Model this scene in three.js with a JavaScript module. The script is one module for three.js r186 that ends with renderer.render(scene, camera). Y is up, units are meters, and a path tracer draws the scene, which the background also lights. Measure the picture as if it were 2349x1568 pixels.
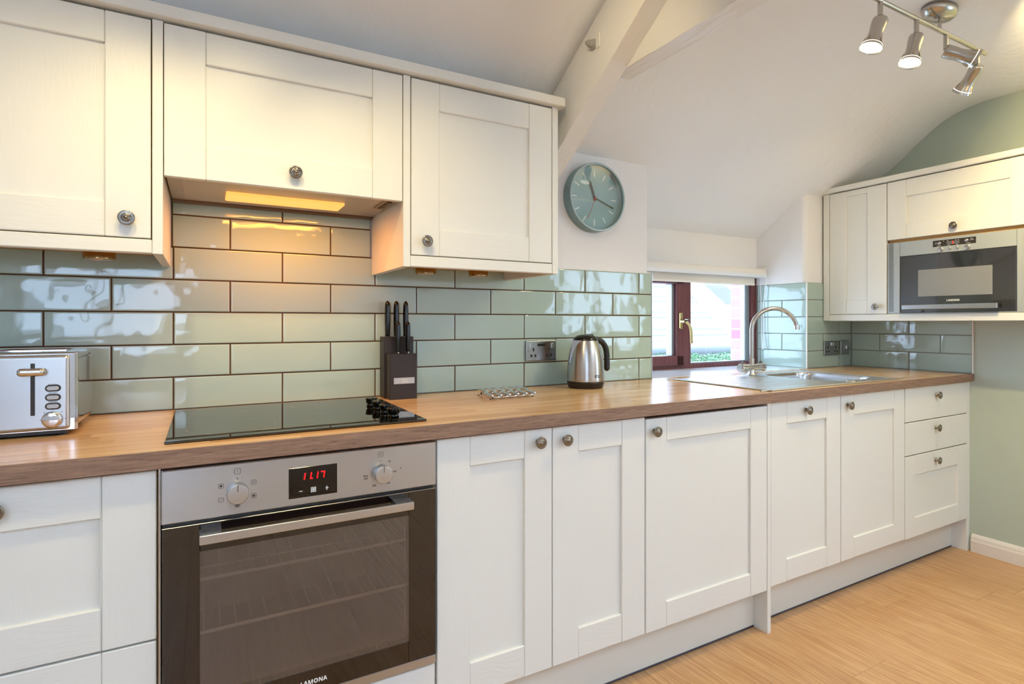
import * as THREE from 'three';
import { RoundedBoxGeometry } from 'three/addons/geometries/RoundedBoxGeometry.js';
import { mergeGeometries } from 'three/addons/utils/BufferGeometryUtils.js';
import { TextGeometry } from 'three/addons/geometries/TextGeometry.js';
import { FontLoader } from 'three/addons/loaders/FontLoader.js';
import { RectAreaLightUniformsLib } from 'three/addons/lights/RectAreaLightUniformsLib.js';

// ------------------------------------------------------------------ camera, sky, exposure
const scene = new THREE.Scene();
const camera = new THREE.PerspectiveCamera(63.162, 2349 / 1568, 0.05, 200);
const YAW = 0.50467;
camera.position.set(0.0821, 1.1568, 1.938);
camera.lookAt(0.0821 + Math.sin(YAW), 1.1568, 1.938 - Math.cos(YAW));
camera.setViewOffset(2349, 1568, 0, 45.4, 2349, 1568);
scene.add(camera);
const renderer = new THREE.WebGLRenderer({ antialias: true });
renderer.toneMapping = THREE.LinearToneMapping;
renderer.toneMappingExposure = 1.0;
renderer.shadowMap.enabled = true;
RectAreaLightUniformsLib.init();
scene.background = new THREE.Color().setRGB(0.68, 0.92, 1.28);      // even overcast sky
scene.backgroundIntensity = 6.9;
const LAMP_COLOR = new THREE.Color().setRGB(1.0, 0.79, 0.38);
const LAMP_CANDELA = 1.28, HOOD_CANDELA = 1.15;

// ------------------------------------------------------------------ helpers
let seed = 12345;
const rnd = () => { seed = (seed * 1664525 + 1013904223) >>> 0; return seed / 4294967296; };
const rr = (a, b) => a + (b - a) * rnd();
const taken = new Map(), baseOf = new Map();
function numbered(name) {
  const n = taken.get(name) || 0; taken.set(name, n + 1);
  return n ? name + '_' + String(n).padStart(3, '0') : name;
}
function thing(name, label, category, base = [0, 0, 0], group) {
  const o = new THREE.Group(); o.name = numbered(name); scene.add(o);
  o.position.set(...base); o.userData = { label, category };
  if (group) o.userData.group = group;
  baseOf.set(o, base); return o;
}
function clean(g) {
  if (g.index) g = g.toNonIndexed();
  for (const k of Object.keys(g.attributes)) if (!['position', 'normal', 'uv'].includes(k)) g.deleteAttribute(k);
  if (!g.attributes.uv) boxUV(g);
  g.morphAttributes = {}; g.clearGroups(); return g;
}
const join = (geos) => { geos = [geos].flat().map(clean); return geos.length === 1 ? geos[0] : mergeGeometries(geos); };
// a part built in world coordinates, hung under its thing (or under a part of it)
function part(parent, name, geos, m, local = false) {
  const g = join(geos), b = baseOf.get(parent) || [0, 0, 0];
  if (!local) g.translate(-b[0], -b[1], -b[2]);
  const o = new THREE.Mesh(g, m); o.name = name; parent.add(o); baseOf.set(o, b); return o;
}
function sub(parent, name) { const o = new THREE.Group(); o.name = name; parent.add(o); baseOf.set(o, baseOf.get(parent)); return o; }
function single(name, label, category, geos, m, base = [0, 0, 0], group) {
  const g = join(geos); g.translate(-base[0], -base[1], -base[2]);
  const o = new THREE.Mesh(g, m); o.name = numbered(name); o.position.set(...base); o.userData = { label, category };
  if (group) o.userData.group = group;
  scene.add(o); baseOf.set(o, base); return o;
}
function struct(name, label, category, geos, m) { const o = single(name, label, category, geos, m); o.userData.kind = 'structure'; return o; }
function structGroup(name, label, category, base = [0, 0, 0]) { const o = thing(name, label, category, base); o.userData.kind = 'structure'; return o; }
function boxUV(g) {
  const p = g.attributes.position, uv = new Float32Array(p.count * 2), a = new THREE.Vector3(), b = new THREE.Vector3(), c = new THREE.Vector3();
  for (let i = 0; i < p.count; i += 3) {
    a.fromBufferAttribute(p, i); b.fromBufferAttribute(p, i + 1); c.fromBufferAttribute(p, i + 2);
    const n = b.clone().sub(a).cross(c.clone().sub(a)), x = Math.abs(n.x), y = Math.abs(n.y), z = Math.abs(n.z);
    [a, b, c].forEach((v, k) => {
      const q = (i + k) * 2;
      if (y >= x && y >= z) { uv[q] = v.x; uv[q + 1] = v.z; } else if (z >= x) { uv[q] = v.x; uv[q + 1] = v.y; } else { uv[q] = v.z; uv[q + 1] = v.y; }
    });
  }
  g.setAttribute('uv', new THREE.BufferAttribute(uv, 2)); return g;
}
function turnUV(g, du = 0, dv = 0) { const u = g.attributes.uv; for (let i = 0; i < u.count; i++) { const x = u.getX(i), y = u.getY(i); u.setXY(i, y + du, x + dv); } return g; }
function shiftUV(g, du, dv) { const u = g.attributes.uv; for (let i = 0; i < u.count; i++) u.setXY(i, u.getX(i) + du, u.getY(i) + dv); return g; }
function fromTris(tris) {
  const g = new THREE.BufferGeometry(); g.setAttribute('position', new THREE.BufferAttribute(new Float32Array(tris.flat(2)), 3)); g.computeVertexNormals(); return boxUV(g);
}
// box with chamfered edges, 44 triangles
function cb(x0, x1, y0, y1, z0, z1, b = 0.0015) {
  const c = [(x0 + x1) / 2, (y0 + y1) / 2, (z0 + z1) / 2], h = [(x1 - x0) / 2, (y1 - y0) / 2, (z1 - z0) / 2];
  b = Math.min(b, h[0] * 0.6, h[1] * 0.6, h[2] * 0.6);
  const P = (s, full) => [0, 1, 2].map((k) => c[k] + s[k] * (k === full ? h[k] : h[k] - b)), out = [];
  const tri = (p, q, r) => {
    const u = q.map((v, k) => v - p[k]), w = r.map((v, k) => v - p[k]);
    const n = [u[1] * w[2] - u[2] * w[1], u[2] * w[0] - u[0] * w[2], u[0] * w[1] - u[1] * w[0]];
    const m = [0, 1, 2].reduce((a, k) => a + n[k] * ((p[k] + q[k] + r[k]) / 3 - c[k]), 0);
    out.push(m >= 0 ? [p, q, r] : [p, r, q]);
  };
  const quad = (p, q, r, s) => { tri(p, q, r); tri(p, r, s); };
  for (let a = 0; a < 3; a++) for (const s of [-1, 1]) {
    const e = (i, j) => { const v = [0, 0, 0]; v[a] = s; v[(a + 1) % 3] = i; v[(a + 2) % 3] = j; return P(v, a); };
    quad(e(-1, -1), e(1, -1), e(1, 1), e(-1, 1));
  }
  for (let a = 0; a < 3; a++) { const d = (a + 1) % 3, k = (a + 2) % 3; for (const s of [-1, 1]) for (const t of [-1, 1]) {
    const e = (f, w) => { const v = [0, 0, 0]; v[a] = s; v[d] = t; v[k] = w; return P(v, f); };
    quad(e(a, -1), e(a, 1), e(d, 1), e(d, -1));
  } }
  for (const i of [-1, 1]) for (const j of [-1, 1]) for (const k of [-1, 1]) tri(P([i, j, k], 0), P([i, j, k], 1), P([i, j, k], 2));
  return fromTris(out);
}
function bx(x0, x1, y0, y1, z0, z1) {
  const g = new THREE.BoxGeometry(x1 - x0, y1 - y0, z1 - z0).toNonIndexed(); g.translate((x0 + x1) / 2, (y0 + y1) / 2, (z0 + z1) / 2); return boxUV(g);
}
function rb(x0, x1, y0, y1, z0, z1, r, seg = 3) {
  let g = new RoundedBoxGeometry(x1 - x0, y1 - y0, z1 - z0, seg, r); if (g.index) g = g.toNonIndexed(); g.translate((x0 + x1) / 2, (y0 + y1) / 2, (z0 + z1) / 2); return boxUV(g);
}
function cyl(r0, r1, len, at, axis = 'y', seg = 32, open = false) {
  const g = new THREE.CylinderGeometry(r1, r0, len, seg, 1, open);
  if (axis === 'x') g.rotateZ(-Math.PI / 2); if (axis === 'z') g.rotateX(Math.PI / 2);
  g.translate(...at); return g;
}
function lathe(pts, at = [0, 0, 0], axis = 'y', seg = 40) {
  const g = new THREE.LatheGeometry(pts.map((p) => new THREE.Vector2(p[0], p[1])), seg);
  if (axis === 'z') g.rotateX(Math.PI / 2); if (axis === '-x') g.rotateZ(Math.PI / 2); if (axis === 'x') g.rotateZ(-Math.PI / 2);
  g.translate(...at); return g;
}
function tube(pts, r, seg = 48, rad = 12, closed = false) {
  const c = new THREE.CatmullRomCurve3(pts.map((p) => new THREE.Vector3(...p)), closed, 'catmullrom', 0.5);
  return new THREE.TubeGeometry(c, seg, r, rad, closed);
}
function extrude(pts, depth, bevel = 0, holes = []) {
  const s = new THREE.Shape(pts.map((p) => new THREE.Vector2(p[0], p[1])));
  holes.forEach((h) => s.holes.push(new THREE.Path(h.map((p) => new THREE.Vector2(p[0], p[1])))));
  return new THREE.ExtrudeGeometry(s, { depth, bevelEnabled: bevel > 0, bevelSize: bevel, bevelThickness: bevel, bevelSegments: 2, curveSegments: 16, steps: 1 });
}
function roundRect(x0, x1, y0, y1, r, n = 6) {
  const out = [];
  [[x1 - r, y1 - r, 0], [x0 + r, y1 - r, 1], [x0 + r, y0 + r, 2], [x1 - r, y0 + r, 3]].forEach(([cx, cy, q]) => {
    for (let i = 0; i <= n; i++) { const t = (q + i / n) * Math.PI / 2; out.push([cx + r * Math.cos(t), cy + r * Math.sin(t)]); }
  });
  return out;
}
// lay a flat extrusion (drawn in x,z with z as its second axis) so that its thickness goes up from y
function layFlat(g, y) { g.rotateX(Math.PI / 2); g.translate(0, y, 0); return g; }

// ------------------------------------------------------------------ textures
function hash(x, y, s) { let h = (x * 374761393 + y * 668265263 + s * 2147483647) | 0; h = Math.imul(h ^ (h >>> 13), 1274126177); h ^= h >>> 16; return (h >>> 0) / 4294967296; }
function vnoise(x, y, px, py, s) {   // tiling value noise
  const xi = Math.floor(x), yi = Math.floor(y), fx = x - xi, fy = y - yi, u = fx * fx * (3 - 2 * fx), v = fy * fy * (3 - 2 * fy);
  const w = (a, p) => ((a % p) + p) % p, h = (i, j) => hash(w(xi + i, px), w(yi + j, py), s);
  return (h(0, 0) * (1 - u) + h(1, 0) * u) * (1 - v) + (h(0, 1) * (1 - u) + h(1, 1) * u) * v;
}
function fbm(x, y, px, py, s, oct = 4) { let a = 0.5, t = 0, n = 0; for (let i = 0; i < oct; i++) { t += a * vnoise(x, y, px, py, s + i * 17); n += a; a *= 0.5; x *= 2; y *= 2; px *= 2; py *= 2; } return t / n; }
function tex(w, h, f, { srgb = false, sx = 1, sy = 1 } = {}) {
  const d = new Uint8Array(w * h * 4);
  for (let y = 0; y < h; y++) for (let x = 0; x < w; x++) {
    const c = f(x / w, y / h), q = (y * w + x) * 4; 
    if (typeof c === 'number') { d[q] = d[q + 1] = d[q + 2] = Math.max(0, Math.min(255, c * 255)); } else for (let k = 0; k < 3; k++) d[q + k] = Math.max(0, Math.min(255, c[k]));
    d[q + 3] = 255;
  }
  const t = new THREE.DataTexture(d, w, h); t.wrapS = t.wrapT = THREE.RepeatWrapping; t.magFilter = THREE.LinearFilter; t.minFilter = THREE.LinearMipmapLinearFilter; t.generateMipmaps = true;
  if (srgb) t.colorSpace = THREE.SRGBColorSpace; t.repeat.set(1 / sx, 1 / sy); t.needsUpdate = true; return t;
}
const mixc = (a, b, t) => a.map((v, k) => v + (b[k] - v) * t);
// butcher-block print of the worktop: staves run along u
const staveRows = 16, staveLen = [];
for (let r = 0; r < staveRows; r++) { const off = rnd(), n = 5, tones = []; for (let i = 0; i < n; i++) tones.push(rnd()); staveLen.push([off, n, tones]); }
const T_worktop = tex(2048, 1024, (u, v) => {
  const r = Math.floor(v * staveRows), [off, n, tones] = staveLen[r], k = Math.floor(((u + off) % 1) * n), t = tones[k];
  const fy = v * staveRows - r, fx = ((u + off) % 1) * n - k;
  const g = fbm(u * 10 + k * 3, v * 150, 10, 150, 3 + r, 4), g2 = vnoise(u * 26, v * 420, 26, 420, 9), big = fbm(u * 6, v * 22, 6, 22, 31 + r, 3);
  let c = mixc([180, 141, 96], [222, 190, 144], t * 0.75 + big * 0.4 - 0.05);
  c = mixc(c, [140, 96, 62], Math.max(0, g - 0.52) * 1.5 + Math.max(0, g2 - 0.7) * 0.5);
  if (fy < 0.03 || fx < 0.003) c = mixc(c, [120, 82, 54], 0.2);
  return c;
}, { srgb: true, sx: 2.2, sy: 0.76 });
const T_edge = tex(1024, 256, (u, v) => {
  const g = fbm(u * 14, v * 34, 14, 34, 51, 4), g2 = vnoise(u * 40, v * 90, 40, 90, 57), s = fbm(u * 5, v * 9, 5, 9, 77, 3);
  return mixc(mixc([118, 90, 72], [170, 136, 112], g * 0.9 + (s - 0.5) * 0.6), [92, 68, 52], Math.max(0, g2 - 0.62) * 1.2);
}, { srgb: true, sx: 0.6, sy: 0.1 });
const B_edge = tex(1024, 256, (u, v) => 0.6 * fbm(u * 14, v * 40, 14, 40, 51, 4) + 0.4 * vnoise(u * 36, v * 110, 36, 110, 57), { sx: 0.6, sy: 0.1 });
const floorMaps = [0, 1, 2].map((k) => tex(512, 1024, (u, v) => {
  const warp = fbm(u * 3, v * 3, 3, 3, 200 + k, 3), a = u * 5 + warp * 2.6;
  const rings = 0.5 + 0.5 * Math.sin(a * 9 + fbm(u * 8, v * 2, 8, 2, 220 + k, 3) * 6);
  const pores = vnoise(u * 110 + warp * 8, v * 22, 110, 22, 240 + k), fine = fbm(u * 36 + warp * 5, v * 6, 36, 6, 260 + k, 3), big = fbm(u * 2, v * 4, 2, 4, 280 + k, 3);
  let c = mixc([186, 138, 90], [220, 178, 128], big * 0.6 + rings * 0.42);
  c = mixc(c, [140, 94, 56], Math.max(0, pores - 0.62) * 1.0 * (0.3 + rings) + Math.max(0, fine - 0.55) * 0.8);
  return c;
}, { srgb: true, sx: 0.19, sy: 1.2 }));
const B_floor = tex(512, 1024, (u, v) => 0.5 * vnoise(u * 150, v * 26, 150, 26, 240) + 0.5 * fbm(u * 60, v * 9, 60, 9, 260, 3), { sx: 0.19, sy: 1.2 });
const B_grain = tex(512, 512, (u, v) => {          // brushed paint over open-grained oak, grain along v
  const w = fbm(u * 4, v * 3, 4, 3, 301, 3); return 0.55 * vnoise(u * 90 + w * 10, v * 9, 90, 9, 311) + 0.45 * fbm(u * 30 + w * 6, v * 4, 30, 4, 321, 3);
}, { sx: 0.28, sy: 0.28 });
const B_ripple = tex(512, 512, (u, v) => fbm(u * 5, v * 5, 5, 5, 401, 3), { sx: 0.55, sy: 0.55 });
const B_plaster = tex(512, 512, (u, v) => 0.75 * fbm(u * 6, v * 6, 6, 6, 501, 4) + 0.25 * fbm(u * 50, v * 50, 50, 50, 511, 2), { sx: 1.2, sy: 1.2 });
const B_hewn = tex(512, 512, (u, v) => 0.6 * fbm(u * 4, v * 16, 4, 16, 521, 4) + 0.4 * vnoise(u * 12, v * 60, 12, 60, 531), { sx: 0.5, sy: 0.5 });
const T_mahogany = tex(256, 512, (u, v) => mixc([86, 44, 48], [140, 84, 84], fbm(u * 40, v * 5, 40, 5, 701, 3)), { srgb: true, sx: 0.1, sy: 0.5 });

// ------------------------------------------------------------------ materials
const mat = (hex, o = {}) => new THREE.MeshStandardMaterial({ color: hex, roughness: 0.5, ...o });
const phys = (hex, o = {}) => new THREE.MeshPhysicalMaterial({ color: hex, roughness: 0.5, ...o });
const gv = B_grain.clone(), gh = B_grain.clone(); gh.rotation = Math.PI / 2; gh.needsUpdate = gv.needsUpdate = true;
const PAINT = 0xe7e6de;
const M = {
  paint: mat(PAINT, { roughness: 0.38, bumpMap: gv, bumpScale: 0.0002 }),
  paintH: mat(PAINT, { roughness: 0.38, bumpMap: gh, bumpScale: 0.00035 }),
  paintPlain: mat(PAINT, { roughness: 0.4 }),
  carcass: mat(0xc99a5c, { roughness: 0.6 }),
  plinth: mat(0xdedacd, { roughness: 0.45, bumpMap: gh, bumpScale: 0.0002 }),
  tile: phys(0xadc1b6, { roughness: 0.04, bumpMap: B_ripple, bumpScale: 0.0045, clearcoat: 0.5, clearcoatRoughness: 0.04 }),
  grout: mat(0x5d4330, { roughness: 0.95, bumpMap: B_plaster, bumpScale: 0.001 }),
  groutPale: mat(0x8a8a82, { roughness: 0.95 }),
  plaster: mat(0xf0eeec, { roughness: 0.75, bumpMap: B_plaster, bumpScale: 0.004 }),
  ceiling: mat(0xf1f1f0, { roughness: 0.7, bumpMap: B_plaster, bumpScale: 0.006 }),
  beam: mat(0xe9e6e0, { roughness: 0.32, bumpMap: B_hewn, bumpScale: 0.004 }),
  beamSmooth: mat(0xe9e6e0, { roughness: 0.36, bumpMap: B_hewn, bumpScale: 0.0012 }),
  green: mat(0xb9c4b6, { roughness: 0.7, bumpMap: B_plaster, bumpScale: 0.003 }),
  wire: mat(0xd9d7d2, { metalness: 0.4, roughness: 0.35 }),
  seal: mat(0x45404c, { roughness: 0.4 }),
  skirting: mat(0xe9e2d8, { roughness: 0.4 }),
  worktop: mat(0xffffff, { map: T_worktop, roughness: 0.24 }),
  edge: mat(0xffffff, { map: T_edge, roughness: 0.5, bumpMap: B_edge, bumpScale: 0.0004 }),
  steel: phys(0xbcbbb9, { metalness: 1, roughness: 0.32, anisotropy: 0.7, anisotropyRotation: Math.PI / 2 }),
  satin: mat(0xc4c4c4, { metalness: 1, roughness: 0.28 }),
  nickel: mat(0xbab6b0, { metalness: 1, roughness: 0.2 }),
  sink: mat(0xdcdddd, { metalness: 1, roughness: 0.33 }),
  chrome: mat(0xdadada, { metalness: 1, roughness: 0.05 }),
  pewter: mat(0x8d857b, { metalness: 1, roughness: 0.22 }),
  chromeDark: mat(0x8f8f8f, { metalness: 1, roughness: 0.08 }),
  blackPlastic: mat(0x1c1817, { roughness: 0.35 }),
  blackGloss: mat(0x0b0a0a, { roughness: 0.12 }),
  blackMatt: mat(0x2b2724, { roughness: 0.45 }),
  hobGlass: phys(0x0a0b0b, { roughness: 0.03, ior: 1.9 }),
  ovenGlass: phys(0x171010, { roughness: 0.04, ior: 1.75 }),
  ovenWindow: phys(0xa99c94, { roughness: 0.03, ior: 2.0, transmission: 0.86, thickness: 0 }),
  cavity: mat(0xb5aca4, { roughness: 0.5 }),
  microGlass: phys(0x26262a, { roughness: 0.05, ior: 2.1 }),
  microWindow: phys(0x8a8b8b, { roughness: 0.12, ior: 1.6 }),
  microGrey: mat(0xb3b9b9, { roughness: 0.4, metalness: 0.35 }),
  whiteGlow: new THREE.MeshStandardMaterial({ color: 0xffffff, emissive: new THREE.Color().setRGB(1, 0.86, 0.62), emissiveIntensity: 3.0 }),
  hoodGlow: new THREE.MeshStandardMaterial({ color: 0xd9a050, emissive: new THREE.Color().setRGB(1, 0.46, 0.10), emissiveIntensity: 1.1, roughness: 0.3 }),
  hoodGrey: mat(0xb9b3ac, { roughness: 0.35, metalness: 0.3 }),
  mahogany: mat(0xffffff, { map: T_mahogany, roughness: 0.4 }),
  pane: phys(0xffffff, { roughness: 0, transmission: 1, thickness: 0, ior: 1.5 }),
  puckGlass: phys(0xfff3e0, { roughness: 0.05, transmission: 1, thickness: 0, ior: 1.5 }),
  spacer: mat(0x9aa0a4, { roughness: 0.35, metalness: 0.6 }),
  brass: mat(0xd6c48a, { metalness: 1, roughness: 0.2 }),
  blind: phys(0xefe9de, { roughness: 0.9, transmission: 0.25, thickness: 0 }),
  blindRoll: mat(0xf0ece5, { roughness: 0.85 }),
  whitePlastic: mat(0xeeeeea, { roughness: 0.35 }),
  clockBody: mat(0x7d9494, { roughness: 0.35, metalness: 0.3 }),
  clockFace: mat(0x8fb0b0, { roughness: 0.6 }),
  white: mat(0xf3f3ee, { roughness: 0.5 }),
  dark: mat(0x222426, { roughness: 0.5 }),
  red: mat(0xb3222a, { roughness: 0.4 }),
};
// ink on transparent film: lettering and symbols
function print(parent, name, w, h, ppm, draw, place, extra = {}) {
  const cw = Math.min(2048, Math.max(16, Math.round(w * ppm))), ch = Math.max(16, Math.round(h * ppm)), cv = document.createElement('canvas'); cv.width = cw; cv.height = ch;
  const c = cv.getContext('2d'); c.clearRect(0, 0, cw, ch); draw(c, cw, ch);
  const t = new THREE.CanvasTexture(cv); t.colorSpace = THREE.SRGBColorSpace;
  const m = new THREE.MeshStandardMaterial({ map: t, transparent: true, roughness: 0.4, ...extra });
  if (extra.emissive) m.emissiveMap = t;
  const o = new THREE.Mesh(new THREE.PlaneGeometry(w, h), m); o.name = name; parent.add(o);
  const b = baseOf.get(parent) || [0, 0, 0]; o.position.set(place[0] - b[0], place[1] - b[1], place[2] - b[2]); if (place[3]) o.rotation.y = place[3];
  return o;
}

const FONT = await new FontLoader().loadAsync('fonts/droid/droid_sans_bold.typeface.json');
function letters(text, width, height) {                        // raised lettering, centred, facing +z
  const g = new TextGeometry(text, { font: FONT, size: 1, depth: 0.02, curveSegments: 4, bevelEnabled: false }); g.computeBoundingBox(); const b = g.boundingBox;
  g.translate(-(b.max.x + b.min.x) / 2, -(b.max.y + b.min.y) / 2, 0); g.scale(width / (b.max.x - b.min.x), height / (b.max.y - b.min.y), 0.02); return g;
}

// ------------------------------------------------------------------ main measures (metres)
const HP = 0.1512, RP = 0.0971, WT = 0.896, XW = 3.485;     // half tile, tile row, worktop height, end wall
const XL = -2.6, ZF = 4.0;                                    // left wall, far wall
const WX0 = 1.892, WX1 = 3.05, WZ = -0.33, WH = 1.46;         // kitchen window recess
const CUBE_TOP = 2.42;
const UNSEEN_SKYLIGHTS = [[-1.5, 0.3, 2.3, 3.5], [1.6, 3.1, 2.3, 3.5]];   // unseen roof windows, placed to light the cupboard fronts: x0, x1, z0, z1

// ------------------------------------------------------------------ ceiling
const profL = [[-0.42, 1.62], [0.0, 1.825], [0.252, 1.978], [0.45, 2.1], [0.56, 2.165], [0.66, 2.22], [0.76, 2.248], [0.9, 2.256]];
const profR = [[-0.42, 1.60], [-0.3, 1.69], [-0.15, 1.79], [0, 1.885], [0.17, 1.985], [0.255, 2.043], [0.364, 2.14], [0.486, 2.226], [0.6, 2.256], [0.75, 2.262]];
function prof(p, z) { if (z <= p[0][0]) return p[0][1]; for (let i = 1; i < p.length; i++) if (z <= p[i][0]) { const t = (z - p[i - 1][0]) / (p[i][0] - p[i - 1][0]); return p[i - 1][1] + (p[i][1] - p[i - 1][1]) * t; } return p[p.length - 1][1]; }
function ceilY(x, z) {
  let s = 0, n = 0; for (let k = -2; k <= 2; k++) { s += prof(x < 1.215 ? profL : profR, z + k * 0.022); n++; }
  const wob = (fbm(x * 1.3 + 20, z * 1.6 + 20, 64, 64, 901, 2) - 0.5) * 0.018 * (z > 0.15 ? 1 : 0.3);
  return s / n + wob;
}
{
  const LIGHTS = UNSEEN_SKYLIGHTS;
  const zs = []; for (let z = -0.42; z < 0.95; z += 0.035) zs.push(z); for (let z = 1.0; z <= 4.31; z += 0.25) zs.push(z);
  const make = (x0, x1) => {
    const nx = Math.round((x1 - x0) / 0.09), pos = [], idx = [], uv = [];
    for (let layer = 0; layer < 2; layer++) for (let i = 0; i <= nx; i++) for (const z of zs) { const x = x0 + (x1 - x0) * i / nx; pos.push(x, layer ? CUBE_TOP : ceilY(x0 < 1.2 ? Math.min(x, 1.21) : Math.max(x, 1.22), z), z); uv.push(x, z); }
    const nz = zs.length, N = (nx + 1) * nz, q = (a, b, c, d) => idx.push(a, b, c, a, c, d);
    const skip = (i, j) => { const x = x0 + (x1 - x0) * (i + 0.5) / nx, z = (zs[j] + zs[j + 1]) / 2; return LIGHTS.some((l) => x > l[0] && x < l[1] && z > l[2] && z < l[3]); };
    for (let i = 0; i < nx; i++) for (let j = 0; j < nz - 1; j++) { if (skip(i, j)) continue; const a = i * nz + j; q(a, a + nz, a + nz + 1, a + 1); q(N + a, N + a + 1, N + a + nz + 1, N + a + nz); }
    for (let j = 0; j < nz - 1; j++) { q(j, j + 1, N + j + 1, N + j); const a = nx * nz + j; q(a, N + a, N + a + 1, a + 1); }
    for (let i = 0; i < nx; i++) { const a = i * nz; q(a, N + a, N + a + nz, a + nz); const b = a + nz - 1; q(b, b + nz, N + b + nz, N + b); }
    const g = new THREE.BufferGeometry(); g.setAttribute('position', new THREE.Float32BufferAttribute(pos, 3)); g.setAttribute('uv', new THREE.Float32BufferAttribute(uv, 2)); g.setIndex(idx); g.computeVertexNormals(); return g;
  };
  struct('ceiling', 'white plastered ceiling sloping down to the window wall', 'ceiling', [make(XL - 0.3, 1.215), make(1.215, XW + 0.3)], M.ceiling);
}

// ------------------------------------------------------------------ walls
const zp = -0.009;                                             // plaster face of the window wall
const plan = (pts, y0, y1) => { const g = extrude(pts.map(([x, z]) => [x, z]), y1 - y0); g.rotateX(Math.PI / 2); g.translate(0, y1, 0); return g; };
const arc = (cx, cz, r, a0, a1, n = 8) => Array.from({ length: n + 1 }, (_, i) => { const t = a0 + (a1 - a0) * i / n; return [cx + r * Math.cos(t), cz + r * Math.sin(t)]; });
const wallBack = structGroup('wall_back', 'white plastered wall with pale sage metro tiles behind the worktop', 'wall');
{
  const H = Math.PI / 2;
  part(wallBack, 'plaster', [
    plan([[XL - 0.3, -0.42], [XL - 0.3, zp], ...arc(1.876 - 0.012, zp - 0.012, 0.012, H, 0), [1.876, -0.42]], -0.1, CUBE_TOP),
    plan([[WX1 + 0.004, -0.42], ...arc(WX1 + 0.034, zp - 0.03, 0.03, 2 * H, H), [XW + 0.3, zp], [XW + 0.3, -0.42]], -0.1, CUBE_TOP),
    bx(1.87, WX1 + 0.01, -0.1, WT - 0.012, -0.42, zp),
    bx(1.87, WX1 + 0.01, WH, 1.80, -0.42, WZ - 0.0),
  ], M.plaster);
  part(wallBack, 'grout', [bx(-1.0, 1.889, WT, 1.3815, zp - 0.001, -0.0035), bx(-0.004, 0.589, 1.38, 1.534, zp - 0.001, -0.0035)], M.grout);
  part(wallBack, 'grout', [bx(WX1 + 0.006, XW, WT, 1.3815, zp - 0.001, -0.0035), bx(WX1 + 0.0035, WX1 + 0.02, WT, 1.3815, WZ, -0.004)], M.groutPale);
  part(wallBack, 'tile_trim', [cb(1.8895, 1.8945, WT, 1.384, -0.012, 0.001, 0.001)], M.satin);
  part(wallBack, 'tile_trim', [cb(WX1 - 0.001, WX1 + 0.006, WT, 1.384, -0.006, 0.001, 0.001)], M.whitePlastic);
  part(wallBack, 'tile_top_seal', [cb(1.137, 1.889, 1.380, 1.3845, -0.010, -0.001, 0.001)], M.whitePlastic);
}
const tileGeo = new Map();
function tile(parent, w, h, place, turn = 0) {
  const v = Math.floor(rnd() * 6), key = w.toFixed(4) + '_' + h.toFixed(4) + '_' + v;
  if (!tileGeo.has(key)) {
    // glazed face, very slightly pillowed, with soft edges
    const nx = w > 0.12 ? 8 : 3, ny = 4, pos = [], uv = [], idx = [], b = 0.004;
    for (let j = 0; j <= ny; j++) for (let i = 0; i <= nx; i++) {
      const ex = i === 0 ? 0 : i === nx ? w : b + (w - 2 * b) * (i - 1) / (nx - 2), ey = j === 0 ? 0 : j === ny ? h : b + (h - 2 * b) * (j - 1) / (ny - 2);
      const rim = i === 0 || j === 0 || i === nx || j === ny; pos.push(ex - w / 2, ey - h / 2, rim ? -0.0014 : 0); uv.push(ex + v * 0.37, ey + v * 0.213);
    }
    for (let j = 0; j < ny; j++) for (let i = 0; i < nx; i++) { const a = j * (nx + 1) + i; idx.push(a, a + 1, a + nx + 2, a, a + nx + 2, a + nx + 1); }
    const g = new THREE.BufferGeometry(); g.setAttribute('position', new THREE.Float32BufferAttribute(pos, 3)); g.setAttribute('uv', new THREE.Float32BufferAttribute(uv, 2)); g.setIndex(idx); g.computeVertexNormals();
    const side = bx(-w / 2, w / 2, -h / 2, h / 2, -0.0079, -0.0014), keep = clean(side);
    const p = keep.attributes.position, tris = []; for (let i = 0; i < p.count; i += 3) { const z = [0, 1, 2].map((k) => p.getZ(i + k)); if (z.some((q) => q < -0.005)) tris.push([0, 1, 2].map((k) => [p.getX(i + k), p.getY(i + k), p.getZ(i + k)])); }
    tileGeo.set(key, mergeGeometries([clean(g), clean(fromTris(tris))]));
  }
  const o = new THREE.Mesh(tileGeo.get(key), M.tile); o.name = 'tile'; o.position.set(...place); o.rotation.set(rr(-0.004, 0.004), turn + rr(-0.004, 0.004), 0); parent.add(o); return o;
}
const G = 0.0046;                                              // joint width
function tileRow(parent, k, from, to, joints, put, top) {
  const y0 = WT + k * RP, y1 = top ?? y0 + RP, h = y1 - y0 - G, edges = [from, ...joints.filter((j) => j > from + 0.012 && j < to - 0.012), to];
  for (let i = 0; i + 1 < edges.length; i++) { const a = edges[i] + (i ? G / 2 : 0.0005), b = edges[i + 1] - (i + 2 < edges.length ? G / 2 : 0.0005); put((a + b) / 2, (y0 + y1) / 2, b - a, h); }
}
const joints = (odd, first = -8, last = 30) => { const o = []; for (let n = first; n < last; n++) if (((n % 2) + 2) % 2 === odd) o.push(n * HP); return o; };
const putBack = (c, y, w, h) => tile(wallBack, w, h, [c, y, 0]);
for (let k = 0; k < 5; k++) tileRow(wallBack, k, -0.9072, 1.8895, joints(k % 2), putBack);
tileRow(wallBack, 5, -0.002, 0.588, joints(1), putBack);
tileRow(wallBack, 6, -0.002, 0.588, joints(0), putBack, 1.532);
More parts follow.
